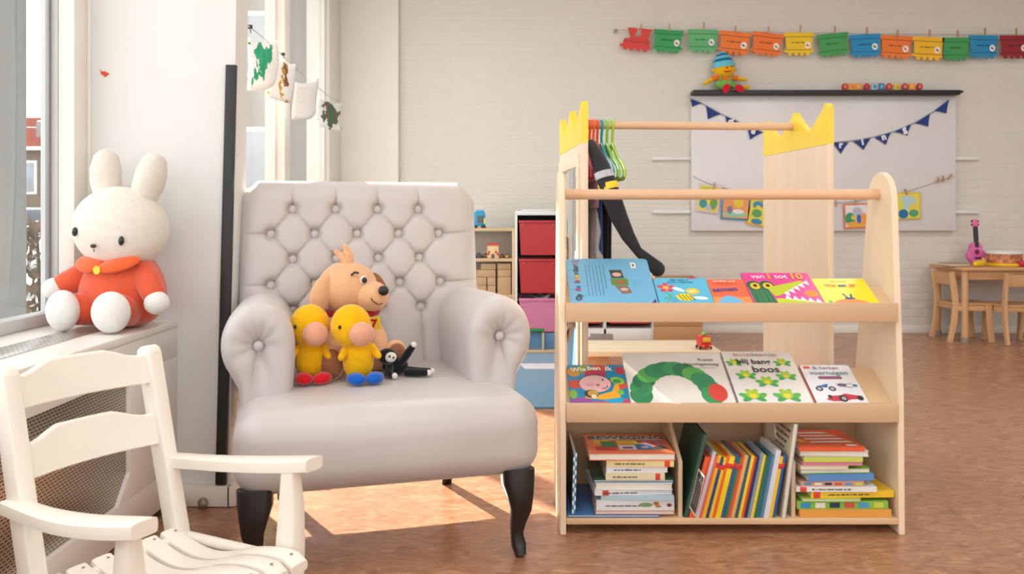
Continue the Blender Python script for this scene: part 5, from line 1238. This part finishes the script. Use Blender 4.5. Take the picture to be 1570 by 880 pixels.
def blot(c1, c2, sc, thr, off, name):
    m = bpy.data.materials.new(name); m.use_nodes = True; nt = m.node_tree; N = nt.nodes; L = nt.links; b = N['Principled BSDF']
    tc = N.new('ShaderNodeTexCoord'); mp = N.new('ShaderNodeMapping'); mp.inputs['Location'].default_value = off; L.new(tc.outputs['Generated'], mp.inputs[0])
    g = N.new('ShaderNodeTexGradient'); g.gradient_type = 'SPHERICAL'; m2 = N.new('ShaderNodeMapping'); m2.inputs['Location'].default_value = (-1.0, -1.0, -1.0); m2.inputs['Scale'].default_value = (2.0, 2.0, 2.0); L.new(tc.outputs['Generated'], m2.inputs[0]); L.new(m2.outputs[0], g.inputs[0])
    nz = N.new('ShaderNodeTexNoise'); nz.inputs['Scale'].default_value = sc; nz.inputs['Detail'].default_value = 5; L.new(mp.outputs[0], nz.inputs['Vector'])
    ad = N.new('ShaderNodeMath'); ad.operation = 'MULTIPLY_ADD'; ad.inputs[1].default_value = .55; L.new(g.outputs['Fac'], ad.inputs[0]); L.new(nz.outputs[0], ad.inputs[2])
    st_ = N.new('ShaderNodeMath'); st_.operation = 'GREATER_THAN'; st_.inputs[1].default_value = thr; L.new(ad.outputs[0], st_.inputs[0])
    n3 = N.new('ShaderNodeTexNoise'); n3.inputs['Scale'].default_value = 6; L.new(tc.outputs['Generated'], n3.inputs['Vector'])
    mc = N.new('ShaderNodeMix'); mc.data_type = 'RGBA'; mc.inputs[6].default_value = lin(c1); mc.inputs[7].default_value = lin(c2)
    r2 = N.new('ShaderNodeMapRange'); r2.inputs[1].default_value = .45; r2.inputs[2].default_value = .55; L.new(n3.outputs[0], r2.inputs[0]); L.new(r2.outputs[0], mc.inputs[0])
    mx = N.new('ShaderNodeMix'); mx.data_type = 'RGBA'; mx.inputs[6].default_value = lin((240, 240, 238)); L.new(mc.outputs[2], mx.inputs[7]); L.new(st_.outputs[0], mx.inputs[0])
    L.new(mx.outputs[2], b.inputs['Base Color']); b.inputs['Roughness'].default_value = .7
    return m
sheet('finger_painting', P(378, 55, 3.35), P(424, 62, 3.62), .215, .16, blot((20, 150, 110), (40, 170, 120), 3.5, .66, (.2, 0, 0), 'green_paint'), .02, 'white sheet with green paint blot, nearest the column', None, 0)
sheet('finger_painting', P(411, 82, 3.95), P(447, 98, 4.30), .20, .19, blot((214, 170, 30), (130, 80, 50), 4, .64, (1, 2, 0), 'ochre_paint'), .04, 'sheet with yellow and brown paint behind the green painting', None, 1)
sheet('finger_painting', P(450, 126, 4.55), P(487, 118, 4.85), .20, .20, paper((240, 240, 238)), .02, 'blank white sheet, third on the string by the far window', None, 2)
sheet('finger_painting', P(490, 150, 5.15), P(525, 158, 5.5), .17, .18, blot((110, 96, 84), (50, 110, 80), 4, .60, (3, 1, 0), 'murky_paint'), .03, 'sheet with murky green brown paint at the far end', None, 3)
st4 = empty('painting_string', P(381, 40, 2.9), label='thin sagging string holding the finger paintings', cat='string')
i0 = P(381, 40, 2.9)
MB().tube([P(381, 40, 2.9)-i0, P(400, 55, 3.5)-i0, P(432, 84, 4.15)-i0, P(468, 118, 4.7)-i0, P(507, 150, 5.35)-i0, P(519, 155, 6.2)-i0], .002, n=6).build('cord', STR, st4)
for px, py, yy, lb in ((383, 41, 2.95, 'black clip at the column end of the painting string'), (434, 83, 4.15, 'black clip between the first two finger paintings')):
    e = empty('clip', P(px, py, yy), label=lb, cat='clip'); MB().rbox((0, 0, 0), (.018, .012, .014), .004, 2).build('clip_body', BLACK, e); MB().tube([(0, 0, -.004), (.004, 0, -.02)], .0018, n=6).build('clip_lever', BLACK, e)

# ------------------------------------------------------------------ children's table and chairs at the right
BE_ = wood((214, 168, 120), 'z', 'beechchair'); BEX = wood((206, 158, 110), 'x', 'beechtable')
TB2 = empty('childrens_table', (3.80, 6.31, 0), label='small beech table with instruments on it against the back wall', cat='table')
MB().rbox((0, 0, .528), (1.16, .48, .024), .006, 2).build('table_top', BEX, TB2)
for sx in (-1, 1):
    for sy in (-1, 1):
        l_ = MB().tube([(sx*.535, sy*.195, .0), (sx*.535, sy*.195, .515)], .024, n=16, cap='flat').build('leg', BE_, TB2)
        MB().tube([(sx*.535, sy*.195, .0), (sx*.535, sy*.195, .035)], .0265, n=16, cap='flat').build('foot_cap', mat((150, 140, 128), .6, 'felt_cap'), l_)
    MB().box(sx*.535-.010, sx*.535+.010, -.175, .175, .45, .515, .002).build('apron', BEX, TB2)
for sy in (-1, 1): MB().box(-.512, .512, sy*.195-.010, sy*.195+.010, .45, .515, .002).build('apron', BEX, TB2)
def kid_chair(loc, rz, label):
    e = empty('childrens_chair', loc, (0, 0, rz), label, 'chair', 'children chairs at the small table')
    # local +y = facing; back at y=0
    for sx in (-.13, .13):
        MB().tube([(sx, -.03, 0), (sx, .0, .14), (sx, .012, .28), (sx, -.005, .42), (sx, -.02, .505)], [.9, 1, 1.05, 1, .9], n=14, square=(.021, .012, .35), up=(0, 1, 0), cap='flat').build('back_leg', BE_, e)
        MB().tube([(sx, .27, 0), (sx, .255, .14), (sx, .25, .265)], [1, 1, 1], n=14, square=(.022, .013, .35), up=(0, 1, 0), cap='flat').build('front_leg', BE_, e)
        MB().box(sx-.010, sx+.010, .02, .24, .225, .262, .002).build('side_rail', BE_, e)
    MB().rbox((0, .14, .272), (.285, .29, .016), .006, 2).build('seat', BEX, e)
    MB().rbox((0, -.006, .45), (.245, .014, .085), .005, 2).build('backrest', BEX, e)
    MB().rbox((0, .008, .25), (.245, .014, .035), .004).build('back_rail', BEX, e)
    MB().rbox((0, .252, .245), (.245, .014, .03), .004).build('front_rail', BEX, e)
kid_chair((3.19, 6.25, 0), -pi/2, 'small beech chair at the left end of the children table')
kid_chair((3.61, 5.98, 0), 0, 'small beech chair seen from behind at the right picture edge')
# instruments
UK = empty('ukulele', (wx(1497, 6.42), 6.42, .541), (radians(-6), 0, 0), 'pink flowered toy ukulele standing on the children table', 'ukulele')
PK = mat((226, 110, 170), .35, 'pink_flower_print', var=.25, scale=70)
MB().prism([(.072*cos(t)*(1-.22*math.exp(-((sin(t)-.25)/.22)**2)) * (.78 if sin(t) > .3 else 1), .088+.086*sin(t)) for t in [2*pi*i/36 for i in range(36)]], -.02, .02, 'xz', ch=.004).build('body', PK, UK)
MB().lathe([(.001, 0), (.019, 0), (.019, .0012), (.001, .0012)], 18, M=Matrix.Translation((0, -.0202, .095)) @ Matrix.Rotation(pi/2, 4, 'X')).build('sound_hole', flat((120, 30, 80)), UK)
MB().box(-.014, .014, -.026, -.004, .13, .29, .002).build('neck', mat((52, 48, 52), .5, 'fretboard'), UK)
hd = MB().rbox((0, -.012, .315), (.042, .016, .06), .008, 2).build('headstock', gloss((232, 110, 160)), UK)
for sx in (-.024, .024):
    for z in (.302, .328): MB().ell((sx, -.012, z), (.008, .006, .008), n=10, m=6).build('tuning_peg', dk, hd)
MB().box(-.022, .022, -.026, -.02, .045, .055, .001).build('bridge', dk, UK)
DR = empty('toy_drum', (wx(1540, 6.27), 6.27, .5405), label='colourful toy drum with yellow rim on the children table', cat='drum')
MB().lathe([(.118, .012), (.118, .09)], 32).build('shell', mat((196, 120, 80), .4, 'drum_print', var=.7, scale=38), DR)
MB().lathe([(.12, 0), (.127, .006), (.127, .02), (.12, .024)], 32).build('rim', gloss((240, 196, 30)), DR)
MB().lathe([(.12, .088), (.125, .092), (.125, .108), (.117, .112), (.002, .113)], 32).build('drum_head', mat((236, 234, 230), .5, 'drum_skin', var=.02), DR)
TA = empty('toy_shaker', (wx(1503, 6.17), 6.17, .5405), (0, 0, .5), 'yellow toy shaker lying beside the drum', 'shaker')
MB().tube([(-.05, 0, .022), (-.01, 0, .024), (.05, .01, .024)], [.022, .024, .018], n=14).build('shaker_body', gloss((242, 200, 24)), TA)
MB().tube([(.05, .01, .024), (.10, .04, .05)], [.010, .012], n=10).build('handle', gloss((240, 190, 20)), TA)
e = empty('red_maraca', (wx(1567, 6.15), 6.15, .5405), label='small red rattle at the right edge of the children table', cat='rattle')
MB().ell((0, 0, .024), (.028, .024, .024), n=14, m=10).build('rattle_head', gloss((200, 40, 70)), e); MB().tube([(.02, 0, .022), (.09, .01, .012)], .008, n=8).build('handle', gloss((200, 40, 70)), e)
e = empty('table_book', (wx(1463, 6.25), 6.25, .5405), (0, 0, .04), 'tan closed book lying on the children table', 'book')
MB().box(-.075, .075, -.08, .08, 0, .003, .001).build('back_cover', gloss((150, 110, 74)), e); MB().box(-.072, .072, -.077, .077, .003, .022, .001).build('page_block', paper((206, 190, 160)), e); MB().box(-.075, .075, -.08, .08, .022, .025, .001).build('front_cover', gloss((160, 120, 84)), e)
